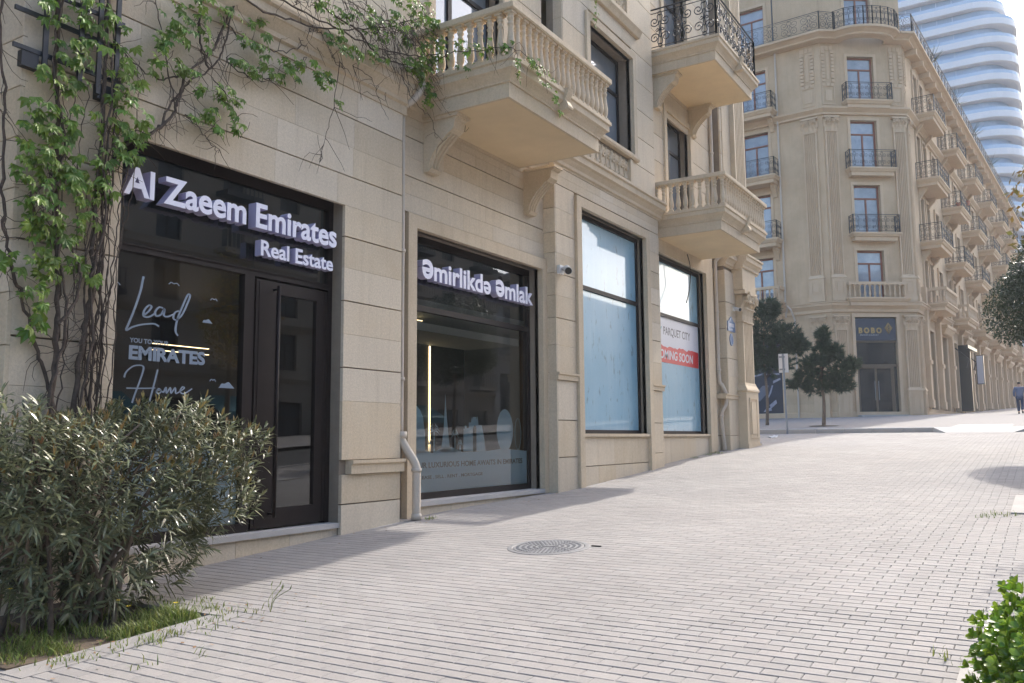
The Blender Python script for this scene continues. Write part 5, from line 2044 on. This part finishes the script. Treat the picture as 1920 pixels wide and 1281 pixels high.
# chamfered corner
sm = far_slab(3.1, .62)
rm = far_rail(3.1, .62, 1.15, .62)
for z in FLO[1:]:
    M_ = FC @ T(1.36, 0, z)
    o = inst('balcony', sm, FB, M_)
    inst('iron_railing', rm, o, M_)
o = inst('balcony', far_slab(4.0, .62), FB, FC @ T(.85, 0, FLO[0]))
far_balustrade(o, FC @ T(.95, 0, 0), 3.7, .5, FLO[0])
# right wing
sm, rm = far_slab(4.3, 1.4), far_rail(4.3, 1.4, 1.15, .72)
plr = random.Random(8)
for k, s in enumerate(bays):
    for i, z in enumerate(FLO):
        M_ = FR @ T(s, 0, z)
        o = inst('balcony', sm, FB, M_)
        for q in (.6, 3.7):
            inst('corbel', CORB, o, M_ @ T(q, 0, -.5))
        if i == 0:
            far_balustrade(o, FR @ T(s, 0, 0), 4.3, 1.4, z)
        else:
            inst('iron_railing', rm, o, M_)
# left wing
sm, rm = far_slab(3.2, 1.15), far_rail(3.2, 1.15, 1.15, .64)
for s in lws:
    for i, z in enumerate(FLO):
        M_ = FW @ T(s - .7, 0, z)
        o = inst('balcony', sm, FB, M_)
        for q in (.4, 2.8):
            inst('corbel', CORB, o, M_ @ T(q, 0, -.5))
        if i == 0:
            far_balustrade(o, M_ @ T(0, 0, -z), 3.2, 1.15, z)
        else:
            inst('iron_railing', rm, o, M_)

# continuous balcony under the attic
def band(name, pts, prof, m=FARTR):
    """mitred moulding along a plan polyline; prof = (outward, z)"""
    n = len(pts)
    P = [Vector((p[0], p[1])) for p in pts]
    dirs = [(P[i + 1] - P[i]).normalized() for i in range(n - 1)]
    nor = [Vector((d.y, -d.x)) for d in dirs]
    rings = []
    for o_, z in prof:
        r = []
        for i in range(n):
            if i == 0: q = P[0] + nor[0] * o_
            elif i == n - 1: q = P[-1] + nor[-1] * o_
            else:
                m_ = (nor[i - 1] + nor[i]).normalized()
                q = P[i] + m_ * (o_ / max(.3, m_.dot(nor[i])))
            r.append((q.x, q.y, z))
        rings.append(r)
    b = MB()
    b.loft(rings, cap=False, closed=False)
    return b.build(name, m, FB)


c2d = lambda F, s, y: tuple((F @ Vector((s, y, 0)))[:2])
plan = [c2d(FW, -LL, 0), c2d(FC, 0, 0), c2d(FC, 5.5, 0), c2d(FR, RL, 0)]
plan_top = [c2d(FW, -LL, 0), c2d(FC, 0, 0)] + [c2d(FC, 1.35, 0)] + [c2d(FC, 2.8 - 1.45 * cos(t), -.85 * sin(t) ** .7 if sin(t) > 0 else 0) for t in [pi * i / 10 for i in range(1, 10)]] + [c2d(FC, 4.25, 0), c2d(FC, 5.5, 0), c2d(FR, RL, 0)]
band('cornice', plan, [(0, 9.3), (.12, 9.32), (.12, 9.5), (.3, 9.7), (.34, 9.72), (.34, 9.86), (.4, 9.88), (.4, 9.95), (0, 10.0)])
band('cornice', plan, [(0, 22.1), (.15, 22.12), (.15, 22.25), (.34, 22.42), (.38, 22.45), (.38, 22.57), (0, 22.62)])
band('attic_balcony', plan_top, [(0, 26.95), (.55, 27.0), (.55, 27.12), (.75, 27.25), (.95, 27.3), (.95, 27.44), (0, 27.45)])
band('plinth', plan, [(.06, 1.5), (.06, 3.05), (0, 3.08)])
b = MB()
n = len(plan_top)
P = [Vector(p) for p in plan_top]
off = []
for i in range(n):
    d0 = (P[i] - P[max(i - 1, 0)])
    d1 = (P[min(i + 1, n - 1)] - P[i])
    d0 = d0.normalized() if d0.length > 0 else d1.normalized()
    d1 = d1.normalized() if d1.length > 0 else d0
    m_ = (Vector((d0.y, -d0.x)) + Vector((d1.y, -d1.x))).normalized()
    off.append(tuple(P[i] + m_ * .86))
iron_rail(b, off, TOPZ, 1.25, 1.25, .016, 3, 8, False, .035)
b.build('iron_railing', IRON, FB)
b = MB()
cbm = MB().box(0, .3, -.7, 0, 26.6, 26.98).mesh('cornice_bracket', FARTR)
for k in range(28):
    inst('cornice_bracket', cbm, FB, FR @ T(1.2 + k * 2.25, 0, 0))

# pilasters at the corners
for F_, a, c in ((FC, .08, .90), (FC, 4.60, 5.42), (FW, -1.25, -.38), (FR, .12, .62)):
    pedestal(a - .04, c + .04, -.22, 2.4, 4.5, FARTR, FB, F_, .3)
    fluted_pilaster(a, c, -.16, 4.55, 8.15, FARTR, FB, F_, 6, .075)
    capital(a, c, -.16, 8.2, 9.1, FARTR, FB, F_)
    pedestal(a - .04, c + .04, -.2, 10.0, 11.6, FARTR, FB, F_, .3)
    fluted_pilaster(a, c, -.14, 11.6, 21.0, FARTR, FB, F_, 6, .08)
    capital(a, c, -.14, 21.02, 22.0, FARTR, FB, F_)
    pn = MB()
    cc = (a + c) / 2
    hw = (c - a) / 2
    for r in ((a, c, 22.8, 22.86), (a, c, 24.0, 24.06), (a, a + .06, 22.86, 24), (c - .06, c, 22.86, 24), (a + .2, c - .2, 23.05, 23.8)):
        pn.box(r[0], r[1], -.04, .02, r[2], r[3])
    for i in range(9):          # carved key pattern panel
        z = 24.3 + i * .24
        pn.box(a, a + hw * .5, -.10, .02, z, z + .19)
        pn.box(c - hw * .5, c, -.10, .02, z, z + .19)
    for i in range(3):
        pn.box(a + i * (c - a) / 3, a + (i + .8) * (c - a) / 3, -.06, .02, 24.05, 24.26)
        pn.box(a + i * (c - a) / 3, a + (i + .8) * (c - a) / 3, -.05, .02, 26.45, 26.75)
    pn.box(cc - hw * .22, cc + hw * .22, -.035, .02, 24.5, 26.3)
    pn.build('carved_panel', FARTR, FB, F_)
# ground-floor piers and blinds of the right wing
b = MB()
b.box(0, .55, -.3, .1, 1.5, 9.3)
b.box(-.04, .59, -.36, .1, 1.5, 2.0)
b.box(-.05, .6, -.38, .1, 4.3, 4.55)
pier = b.mesh('pier', FARTR)
for s in bays:
    inst('pier', pier, FB, FR @ T(s - .75, 0, 1.8 + s * .022))
    inst('pier', pier, FB, FR @ T(s + 3.6, 0, 1.8 + s * .022))
for s in bays:
    b = MB()
    rings = []
    for o_, z in ((0, 8.6), (.1, 8.65), (.3, 8.95), (.36, 9.0), (.36, 9.2)):
        rings.append([(s + 4.6 - o_, .1, z), (s + 7.5 + o_, .1, z), (s + 7.5 + o_, -.3 - o_, z), (s + 4.6 - o_, -.3 - o_, z)])
    b.loft(rings)
    b.build('door_hood', FARTR, FB, FR)
# entrance of the chamfer
NAVY = mat('navy_fascia', (.045, .055, .078), (.05, .06, .083), 1, .45)
GOLD = mat('gold_letter', (.62, .45, .20), (.55, .40, .18), 8, .35, metal=.6)
BRON = mat('bronze_door', (.16, .12, .085), None, 3, .4, metal=.3)
b = MB()
for r in ((1.42, 4.10, 7.40, 7.52), (1.42, 4.10, 5.90, 6.05), (1.42, 1.62, 2.9, 5.9), (3.66, 3.86, 2.9, 5.9), (2.62, 2.74, 2.9, 5.9), (1.62, 3.66, 2.9, 3.1), (1.62, 3.66, 5.78, 5.9)):
    b.box(r[0], r[1], .12, .22, r[2], r[3])
dr = b.build('door', BRON, FB, FC)
MB().box(1.45, 4.08, .18, .19, 2.9, 7.42).build('pane', DARKGL, dr, FC)
b = MB()
for s in (2.56, 2.80):
    b.tube([(s, .07, 3.8), (s, .07, 5.0)], .02, 6)
b.build('handle', GALV, dr, FC)
b = MB()
for r in ((1.22, 1.42, 2.8, 9.22), (4.10, 4.30, 2.8, 9.22), (1.42, 4.10, 9.0, 9.22)):
    b.box(r[0], r[1], -.08, .1, r[2], r[3])
b.build('architrave', FARTR, FB, FC)
MB().box(1.3, 4.3, -.6, .3, 2.6, 2.88).build('door_step', CONC, FB, FC)
bs = thing('shop_sign', tuple((FC @ Vector((2.75, .1, 7.5)))), 'navy fascia board with gold letters and diamond emblem over the far doors', 'shop sign')
MB().box(1.44, 4.08, .05, .16, 7.53, 8.94).build('board', NAVY, bs, FC)


def words_far(text, s0, s1, z, cap, depth, m, parent, y=.05, off=.03, track=.25):
    F = FC @ Matrix(((1, 0, 0, s0), (0, 0, -1, y), (0, 1, 0, z), (0, 0, 0, 1)))
    words(text, 0, s0, s1, z, cap, depth, [m], parent, 'letter', off, False, F, 0, track)


words_far('BOBO', 1.66, 3.15, 8.00, .32, .05, GOLD, bs)
words_far('ENTERTAINMENT', 1.75, 2.95, 7.83, .085, .01, WHITE, bs, .05, .0, .3)
b = MB()
c0, c1 = 3.60, 8.30
for k in (1.0, .72):
    pts = [(c0 + .26 * k * x_, .03, c1 + .34 * k * z_) for x_, z_ in ((0, 1), (.9, .05), (0, -1), (-.9, .05), (0, 1))]
    b.tube(pts, .02, 4)
b.tube([(c0 - .08, .03, c1 - .14), (c0 - .08, .03, c1 + .16), (c0 + .04, .03, c1 + .08), (c0 - .06, .03, c1), (c0 + .05, .03, c1 - .08), (c0 - .08, .03, c1 - .14)], .02, 4)
b.tube([(c0 + .09, .03, c1 + .14), (c0 + .09, .03, c1 - .1), (c0 + .15, .03, c1 - .1), (c0 + .15, .03, c1 + .1)], .016, 4)
b.build('emblem', GOLD, bs, FC)
# rainwater pipe on the left wing
o = MB().tube([(tuple(FW @ Vector((-2.85, -.12, z)))) for z in (27, 22.7, 16, 10.3, 9.2)], .06, 8).build('drainpipe', PIPE, FB)
MB().tube([(tuple(FW @ Vector((s, y, z)))) for s, y, z in ((-2.85, -.12, 9.3), (-2.6, -.5, 9.9), (-2.4, -.5, 9.6), (-2.3, -.12, 9.0), (-2.3, -.12, 2.6))], .055, 8).build('drainpipe', PIPE, FB)
MB().tube([(tuple(FW @ Vector((-2.6, -1.1, z)))) for z in (34, 27.4)], .05, 6).build('drainpipe', IRON, FB)
# left wing shop window with the printed car banner
CARB = mat('banner_navy', (.010, .012, .022), (.02, .025, .045), 1.5, .5)
CARG = mat('banner_car_glass', (.11, .12, .16), (.15, .16, .20), 2, .5)
CARL = mat('banner_highlight', (.34, .35, .42), (.22, .23, .30), 6, .5)
bn = thing('window_banner', tuple(FW @ Vector((-5, .1, 3.0))), 'dark banner with a printed car filling the far shop window', 'banner')
MB().box(-6.6, -3.3, .12, .16, 3.0, 8.1).build('sheet', CARB, bn, FW)
for k in range(16):
    MB().box(-4.9 + .06 * (k % 2), -3.35, .105, .118, 5.95 + k * .13, 6.01 + k * .13).build('printed_slat', CARG, bn, FW)
b = MB()
sc = lambda pts: [(-5.9 + p[0] * 2.5, 3.1 + p[1] * 2.9) for p in pts]
b.prism(sc([(.05, .30), (.18, .36), (.50, .62), (.66, .62), (.58, .42), (.42, .28), (.15, .24)]), 'y', .110, .118)
b.build('printed_car', CARG, bn, FW)
b = MB()
for q in ([(.15, .80), (.5, .86), (.95, .85), (.96, .88), (.5, .90), (.13, .83)], [(.62, .30), (.72, .45), (.78, .62), (.74, .62), (.66, .42), (.56, .28)], [(.70, .10), (.86, .22), (.84, .30), (.66, .18)], [(.5, .03), (.72, .06), (.7, .13), (.55, .09)], [(.78, .66), (.98, .74), (.97, .78), (.78, .72)], [(.2, .12), (.34, .16), (.32, .2), (.2, .17)]):
    b.prism(sc(q), 'y', .104, .109)
b.build('printed_highlight', CARL, bn, FW)
for s0, s1 in ((-12.6, -9),):
    far_window(FW, s0, s1, 3.0, 8.1, fm=FRAME, gm=DARKGL)
# shutter, banner and awning arms in front of the right wing
b = MB()
b.box(0, .25, -.9, -.1, 0, 5.0)
for k in range(6):
    b.tube([(.12 + .05 * sin(k * 2), -.85 + k * .14, .05), (.12 + .05 * cos(k * 2), -.85 + k * .14, 4.95)], .06, 5)
bk = thing('folded_blind', tuple(FR @ Vector((14.3, -.5, 3.1))), 'tall black folded blind hanging beside the right wing shopfront', 'blind')
b.build('blind', BLACK, bk, FR @ T(14.3, 0, 3.4))
b = MB()
b.tube([(13.0, -.1, 8.1), (13.0, -1.0, 7.2), (13.0, -.8, 6.6)], .04, 5)
b.tube([(16.4, -.1, 8.1), (16.4, -1.0, 7.2), (16.4, -.8, 6.6)], .04, 5)
b.box(12.4, 16.9, -1.05, -.9, 8.0, 8.25)
b.build('awning_arm', BLACK, bk, FR)
lb = thing('light_box', tuple(FR @ Vector((22, -.5, 5.5))), 'narrow vertical light box sign on the right wing', 'shop sign')
MB().box(22, 22.3, -.8, -.25, 5.8, 8.2).build('box', BLACK, lb, FR)
MB().box(21.97, 22.0, -.76, -.3, 5.85, 8.15).build('face', pw, lb, FR)
for k, (s, z, dx) in enumerate(((11.9, FLO[2], 3.9), (11.3, FLO[2], 4.1), (12.8, FLO[2], 1.2))):
    pt = thing('flower_pot', tuple(FR @ Vector((s + 1.2, -1.25, z))), ['terracotta pot at the outer end of the upper iron balcony railing', 'terracotta pot beside the outermost pot on the upper iron railing', 'low terracotta pot on the floor of the upper iron balcony'][k], 'flower pot', 'flower pots on the far balconies')
    b = MB()
    b.lathe([(.10, 0), (.15, .26), (.17, .28), (.17, .32), (.13, .32)], 10, tuple((FR @ Vector((10.85 + dx, -1.36 if k < 2 else -1.1, z + (.75 if k < 2 else .05))))))
    b.build('pot', TERRA, pt)

# agave-like roof plants
for k, s in enumerate((8.0, 17.5, 27.0, 38)):
    ag = thing('spiky_roof_plant', tuple(FR @ Vector((s, -.2, TOPZ))), ['spiky plant on the attic balcony nearest the building corner', 'second spiky plant from the corner on the attic balcony', 'third spiky plant from the corner on the attic balcony', 'farthest spiky plant along the attic balcony'][k], 'plant', 'spiky plants on the attic balcony')
    b = MB()
    arng = random.Random(k)
    for i in range(34):
        a, e = arng.uniform(0, 2 * pi), arng.uniform(-.1, 1.2)
        d = Vector((cos(a) * cos(e), sin(a) * cos(e), sin(e)))
        o_ = FR @ Vector((s, -.4, TOPZ + .9))
        b.tube([o_, o_ + d * arng.uniform(1.0, 1.7)], [.03, .006], 3)
    b.build('leaves', PINEL, ag)

# ================================================================= WHITE TOWER
TW = thing('high_rise_tower', (-14, 196, gz(190)), 'white curved high rise with wavy balcony bands and blue glass', 'tower')
TWH = mat('tower_white', (0.680, 0.689, 0.714), (0.654, 0.663, 0.689), .2, .5)
TGL = mat('tower_glass', (.19, .32, .50), (.25, .38, .56), .25, .3, rnd=.2, spec=.5)
TPA = mat('tower_parapet_glass', (.34, .48, .64), (.38, .52, .68), .3, .35, spec=.4)


def rrect(x0, x1, y0, y1, r, z, n=8):
    pts = []
    for cx, cy, a0 in ((x1 - r, y0 + r, -pi / 2), (x1 - r, y1 - r, 0), (x0 + r, y1 - r, pi / 2), (x0 + r, y0 + r, pi)):
        for i in range(n + 1):
            a = a0 + (pi / 2) * i / n
            pts.append((cx + r * cos(a), cy + r * sin(a), z))
    return pts


for f in range(26):
    z = 6 + f * 3.62
    x1, y0 = 6.9, 178.0
    if z > 82: x1 -= 1.6
    if z > 85.5: x1 -= 2.6
    rc = 6.5
    b = MB()
    b.loft([rrect(-44, x1 - 2.2, y0 + 1.4, 214, 5.0, z + .05), rrect(-44, x1 - .5, y0 + .5, 214, rc - .5, z), rrect(-44, x1, y0, 214, rc, z + .18), rrect(-44, x1, y0, 214, rc, z + 1.4), rrect(-44, x1 - .3, y0 + .3, 214, rc - .3, z + 1.48), rrect(-44, x1 - .35, y0 + .35, 214, rc - .3, z + .3)], cap=False)
    sl = b.build('floor_band', TWH, TW, smooth=False)
    b = MB()
    b.loft([rrect(-44, x1 - 2.2, y0 + 1.4, 211, 5.0, z + .1), rrect(-44, x1 - 2.2, y0 + 1.4, 211, 5.0, z + 3.66)], cap=True)
    b.build('glazing', TGL, TW)
    b = MB()
    b.loft([rrect(-44, x1 - .15, y0 + .15, 214, rc - .15, z + 1.45), rrect(-44, x1 - .15, y0 + .15, 214, rc - .15, z + 2.1)], cap=False)
    b.build('parapet_glass', TPA, sl)
    for k in range(14):
        xk = -36 + k * 2.7
        if xk < x1 - 8:
            MB().box(xk, xk + .14, y0 + 1.3, y0 + 1.45, z + 1.2, z + 3.6).build('mullion', TPA, TW)


# ================================================================= PINES, POSTS, PERSON
def pine(pos, H, crown, label, seed, n=420, trunk=.085):
    rg = random.Random(seed)
    root = thing('pine_tree', pos, label, 'tree', 'small pines on the far pavement')
    x, y, z = pos
    P = smooth_path([(x, y, z - .05), (x + .05, y, z + H * .25), (x - .02, y, z + H * .55), (x + .05, y, z + H * .92)], 4)
    MB().tube(P, [trunk * (1 - .7 * i / (len(P) - 1)) for i in range(len(P))], 8).build('trunk', BARK2, root, smooth=True)
    b = MB()
    for k in range(n):
        blob = rg.choice(crown)
        c, r = blob
        d = Vector((rg.gauss(0, 1), rg.gauss(0, 1), rg.gauss(0, 1))).normalized() * (rg.random() ** .4)
        p = Vector((x + c[0] + d.x * r[0], y + c[1] + d.y * r[0], z + c[2] + d.z * r[1]))
        outd = (Vector((d.x, d.y, d.z * .6 + .35)) + Vector((rg.gauss(0, .2), rg.gauss(0, .2), rg.gauss(0, .2)))).normalized()
        for i in range(34):
            q = (outd * rg.uniform(.3, 1.2) + Vector((rg.gauss(0, .55), rg.gauss(0, .55), rg.gauss(0, .45)))).normalized()
            L = rg.uniform(.13, .27)
            s = q.cross(Vector((rg.gauss(0, 1), rg.gauss(0, 1), rg.gauss(0, 1)))).normalized() * .017
            p0 = p + outd * rg.uniform(-.06, .12)
            b.face([p0 - s, p0 + s, p0 + q * L])
    tag(b.build('crown', PINEL, root), kind='stuff')
    for k in range(7):
        c, r = rg.choice(crown)
        s = P[len(P) // 2 + rg.randrange(3)]
        e = Vector((x + c[0], y + c[1], z + c[2]))
        MB().tube([s, s.lerp(e, .5) + Vector((0, 0, .1)), e], [.03, .022, .01], 5).build('limb', BARK, root)
    return root


zp = gz(37) + .16
pine((-.45, 37, zp), 4.0, [((.15, 0, 3.62), (.22, .42)), ((.15, 0, 3.1), (.5, .4)), ((.3, 0, 2.6), (.82, .45)), ((-.5, .1, 2.15), (.6, .38)), ((.85, 0, 2.2), (.55, .42)), ((-.95, 0, 1.8), (.42, .28)), ((.3, .2, 1.95), (.85, .32)), ((-.25, -.2, 2.6), (.5, .35)), ((1.25, 0, 2.5), (.25, .25)), ((.6, 0, 3.0), (.3, .3)), ((-.2, 0, 1.6), (.5, .25)), ((.8, 0, 1.65), (.4, .25))],
     'small dark pine with a leaning trunk before the far entrance', 5, 620)
b = MB()
b.lathe([(.6, .17), (.5, .185), (.1, .2)], 14, (-.45, 37, gz(37)))
tag(b.build('tree_pit', SOIL), kind='structure')
pine((-3.6, 40, gz(40) + .16), 5.4, [((0, 0, 4.6), (.9, .8)), ((.5, 0, 3.7), (1.1, .8)), ((-.6, 0, 3.4), (1.1, .8)), ((1.0, 0, 4.0), (.7, .6)), ((.3, 0, 2.8), (1.1, .6)), ((-1.2, 0, 4.1), (.8, .7)), ((1.5, 0, 3.6), (.45, .4)), ((.2, .2, 5.4), (.5, .5))],
     'taller dark pine half hidden behind the stone corner column', 6, 1000)


def sign_post(x, y, h, w, hh, label, zz=None, tilt=.0):
    z = (gz(y) + .15) if zz is None else zz
    r = thing('sign_post', (x, y, z), label, 'sign post', 'sign posts at the side street')
    MB().tube([(x, y, z), (x - tilt, y, z + h)], .038, 10).build('pole', GALV, r)
    b = MB()
    b.box(x - w / 2 - tilt, x + w / 2 - tilt, y + .05, y + .065, z + h - hh, z + h)
    b.build('sign_plate', WHITE, r)
    b = MB()
    for q in (.12, hh - .12):
        b.box(x - w / 2 - tilt + .03, x + .06 - tilt, y + .0, y + .05, z + h - q - .03, z + h - q + .03)
    b.build('clamp', GALV, r)


sign_post(-.98, 33.25, 3.05, .36, .72, 'grey metal sign post seen from behind beside the small pine', gz(33.2), .05)
sign_post(-3.05, 33.9, 1.95, .16, .38, 'shorter sign post with small white plate next to the stone corner column')


# person walking away
def skin(name, verts, edges, radii, m, parent, M_, sub=2, root=0):
    me = bpy.data.meshes.new(name)
    me.from_pydata(verts, edges, [])
    o = bpy.data.objects.new(name, me)
    me.materials.append(m)
    add(o, parent, M_)
    md = o.modifiers.new('skin', 'SKIN')
    md.use_smooth_shade = True
    if not me.skin_vertices:
        me.skin_vertices.new() if hasattr(me.skin_vertices, 'new') else None
    sv = me.skin_vertices[0].data
    for i, r in enumerate(radii):
        sv[i].radius = r if isinstance(r, tuple) else (r, r)
        sv[i].use_root = (i == root)
    s = o.modifiers.new('sub', 'SUBSURF')
    s.levels = s.render_levels = sub
    return o


SKINM = mat('skin', (.42, .25, .18), None, 3, .6)
HAIR = mat('dark_hair', (.02, .016, .014), None, 3, .7)
JACK = mat('grey_blue_jacket', (.15, .165, .24), (.13, .145, .21), 6, .9)
JEAN = mat('dark_jeans', (.018, .03, .075), (.025, .04, .09), 8, .9)
SHOE = mat('black_shoes', (.012, .012, .012), None, 3, .6)
py_, px_ = 56.5, 6.1
man = thing('person', (px_, py_, gz(py_) + .16), 'person in a grey blue jacket and dark jeans walking away up the pavement', 'person')
PM = T(px_, py_, gz(py_) + .16) @ RZ(-.05) @ Matrix.Scale(1.03, 4)
# joints (x right, y forward, z up)
bv = [(0, 0, .95), (0, .0, 1.12), (0, .01, 1.32), (0, .03, 1.46), (0, .05, 1.53), (0, .08, 1.62), (0, .09, 1.72),
      (-.10, 0, .90), (-.10, .14, .52), (-.10, .16, .10), (-.10, .26, .04), (.10, 0, .90), (.11, .0, .50), (.11, -.24, .17), (.12, -.20, .04),
      (-.18, .02, 1.42), (-.25, -.03, 1.14), (-.24, .06, .92), (.18, .02, 1.42), (.25, .02, 1.14), (.24, .12, .92)]
be = [(0, 1), (1, 2), (2, 3), (3, 4), (4, 5), (5, 6), (0, 7), (7, 8), (8, 9), (9, 10), (0, 11), (11, 12), (12, 13), (13, 14), (3, 15), (15, 16), (16, 17), (3, 18), (18, 19), (19, 20)]
brd = [(.14, .10), (.13, .09), (.15, .10), (.10, .08), .055, .085, .06, .085, .06, .042, .035, .085, .06, .042, .035, .06, .045, .033, .06, .045, .033]
skin('body', bv, be, brd, SKINM, man, PM)
jv = [(0, 0, .86), (0, .0, 1.05), (0, .01, 1.3), (0, .03, 1.45), (-.19, .02, 1.42), (-.265, -.03, 1.14), (-.25, .06, .94), (.19, .02, 1.42), (.265, .02, 1.14), (.25, .12, .94)]
je = [(0, 1), (1, 2), (2, 3), (3, 4), (4, 5), (5, 6), (3, 7), (7, 8), (8, 9)]
skin('jacket', jv, je, [(.20, .15), (.19, .14), (.20, .14), (.13, .11), .085, .068, .055, .085, .068, .055], JACK, man, PM)
skin('trousers', [(0, 0, .93), (-.10, 0, .86), (-.10, .14, .52), (-.10, .16, .12), (.10, 0, .86), (.11, .0, .50), (.11, -.24, .19)], [(0, 1), (1, 2), (2, 3), (0, 4), (4, 5), (5, 6)],
     [(.17, .13), .105, .085, .075, .105, .085, .075], JEAN, man, PM)
for pts in ([(-.10, .12, .05), (-.10, .22, .04), (-.10, .32, .03)], [(.11, -.27, .14), (.115, -.22, .06), (.12, -.16, .015)]):
    skin('shoe', pts, [(0, 1), (1, 2)], [(.055, .05), (.05, .04), (.04, .03)], SHOE, man, PM)
skin('hair', [(0, .05, 1.62), (0, .055, 1.70), (0, .075, 1.745)], [(0, 1), (1, 2)], [.088, .098, .06], HAIR, man, PM)

# ================================================================= BUILDINGS ACROSS THE ROAD (seen in the glass)
OPW = mat('opposite_stone', (0.288, 0.240, 0.192), (0.248, 0.208, 0.160), .6, .85, streak=.2)
OPG = mat('opposite_glass', (.03, .04, .05), (.06, .07, .08), .4, .08, spec=1.0)


def block_building(name, label, x, y0, y1, h, floors, m, awn=False, cat='building'):
    r = thing(name, (x, (y0 + y1) / 2, gz(y0)), label, cat)
    F = Matrix(((0, 1, 0, x), (-1, 0, 0, y1), (0, 0, 1, 0), (0, 0, 0, 1)))   # local x runs to -Y, faces -X
    L = y1 - y0
    ops = []
    n = int(L / 4.2)
    fh = (h - 6.0) / floors
    zb = gz(y0)
    for f in range(floors):
        for k in range(n):
            s = (k + .5) * L / n
            ops.append((s - .8, s + .8, zb + 6.3 + f * fh, zb + 6.3 + f * fh + fh * .68))
    for k in range(n):
        s = (k + .5) * L / n
        ops.append((s - 1.3, s + 1.3, zb + .6, zb + 4.4))
    b = MB()
    wallsheet(b, 0, L, zb - 1.5, zb + h, ops, 0, .35)
    b.box(0, L, .36, 10, zb - 1.5, zb + h)
    b.build('wall', m, r, F)
    gm_ = {}
    for o in ops:
        k = (round(o[1] - o[0], 2), round(o[3] - o[2], 2))
        if k not in gm_:
            gm_[k] = (far_window_mesh(o[1] - o[0], o[3] - o[2]).mesh('window', FRAME), MB().box(.05, o[1] - o[0] - .05, .04, .05, .05, o[3] - o[2] - .05).mesh('pane', OPG))
        w_ = inst('window', gm_[k][0], r, F @ T(o[0], .2, o[2]))
        inst('pane', gm_[k][1], w_, F @ T(o[0], .2, o[2]))
    for f in range(floors + 1):
        z = zb + 5.5 + f * fh
        MB().prism([(.1, z), (-.15, z), (-.35, z + .25), (-.35, z + .4), (.1, z + .4)], 'x', 0, L).build('string_course', m, r, F)
    for f in range(floors):
        for k in range(0, n, 2):
            s = (k + .5) * L / n
            z = zb + 6.3 + f * fh
            b = MB()
            b.box(s - 1.3, s + 1.3, -1.0, .1, z - .3, z)
            for q in range(9):
                b.box(s - 1.25 + q * .3, s - 1.2 + q * .3, -.98, -.94, z, z + 1)
            b.box(s - 1.3, s + 1.3, -1.0, -.93, z + .98, z + 1.03)
            b.build('balcony', IRON if f % 2 else m, r, F)
    if awn:
        for k in range(2, n, 2):
            s = (k + .5) * L / n
            MB().prism([(0, zb + 4.6), (-1.6, zb + 3.7), (-1.6, zb + 3.3), (-1.55, zb + 3.3), (-1.55, zb + 3.66), (0, zb + 4.5)], 'x', s - 1.9, s + 1.9).build('awning', TEAL, r, F)
    return r


block_building('apartment_building', 'brown stone apartment building across the road mirrored in the shop glass', 31, -12, 60, 19, 4, OPW, True)
OPL = mat('opposite_render', (0.400, 0.376, 0.344), (0.368, 0.344, 0.312), .5, .85)
block_building('apartment_building', 'pale rendered apartment building farther along the road mirrored in the blue windows', 31, 60.2, 150, 13, 3, OPL)

# dry leaves blown against the bed
dl = random.Random(91)
DRY = mat('dry_leaf', (.24, .13, .055), (.17, .09, .04), 9, .8, rnd=.3, island=True)
b = MB()
for _ in range(150):
    if dl.random() < .6:
        x, y = 1.6 + abs(dl.gauss(0, .45)), dl.uniform(3.1, 5.6)
    else:
        x, y = dl.uniform(.05, .5), dl.uniform(4.9, 17)
    a = dl.uniform(0, 2 * pi)
    L_, w_ = dl.uniform(.02, .05), dl.uniform(.006, .014)
    d, e = Vector((cos(a), sin(a), dl.uniform(-.1, .3))), Vector((-sin(a), cos(a), dl.uniform(-.2, .3)))
    p = Vector((x, y, gz(y) + .006))
    b.faces([p, p + d * L_ * .5 + e * w_, p + d * L_, p + d * L_ * .5 - e * w_], [(0, 1, 2, 3)])
tag(b.build('dry_leaves', DRY), kind='stuff')

# ================================================================= HAZE
HZ = bpy.data.materials.new('haze')
HZ.use_nodes = True
nt = HZ.node_tree
nt.nodes.remove(nt.nodes['Principled BSDF'])
pv = nt.nodes.new('ShaderNodeVolumePrincipled')
pv.inputs['Color'].default_value = (.82, .90, 1.0, 1)
pv.inputs['Density'].default_value = .0005
pv.inputs['Anisotropy'].default_value = .3
nt.links.new(pv.outputs[0], nt.nodes['Material Output'].inputs['Volume'])
b = MB().box(-210, 210, -70, 910, -4, 112)
tag(b.build('haze', HZ), kind='stuff')
scene.cycles.volume_bounces = 1
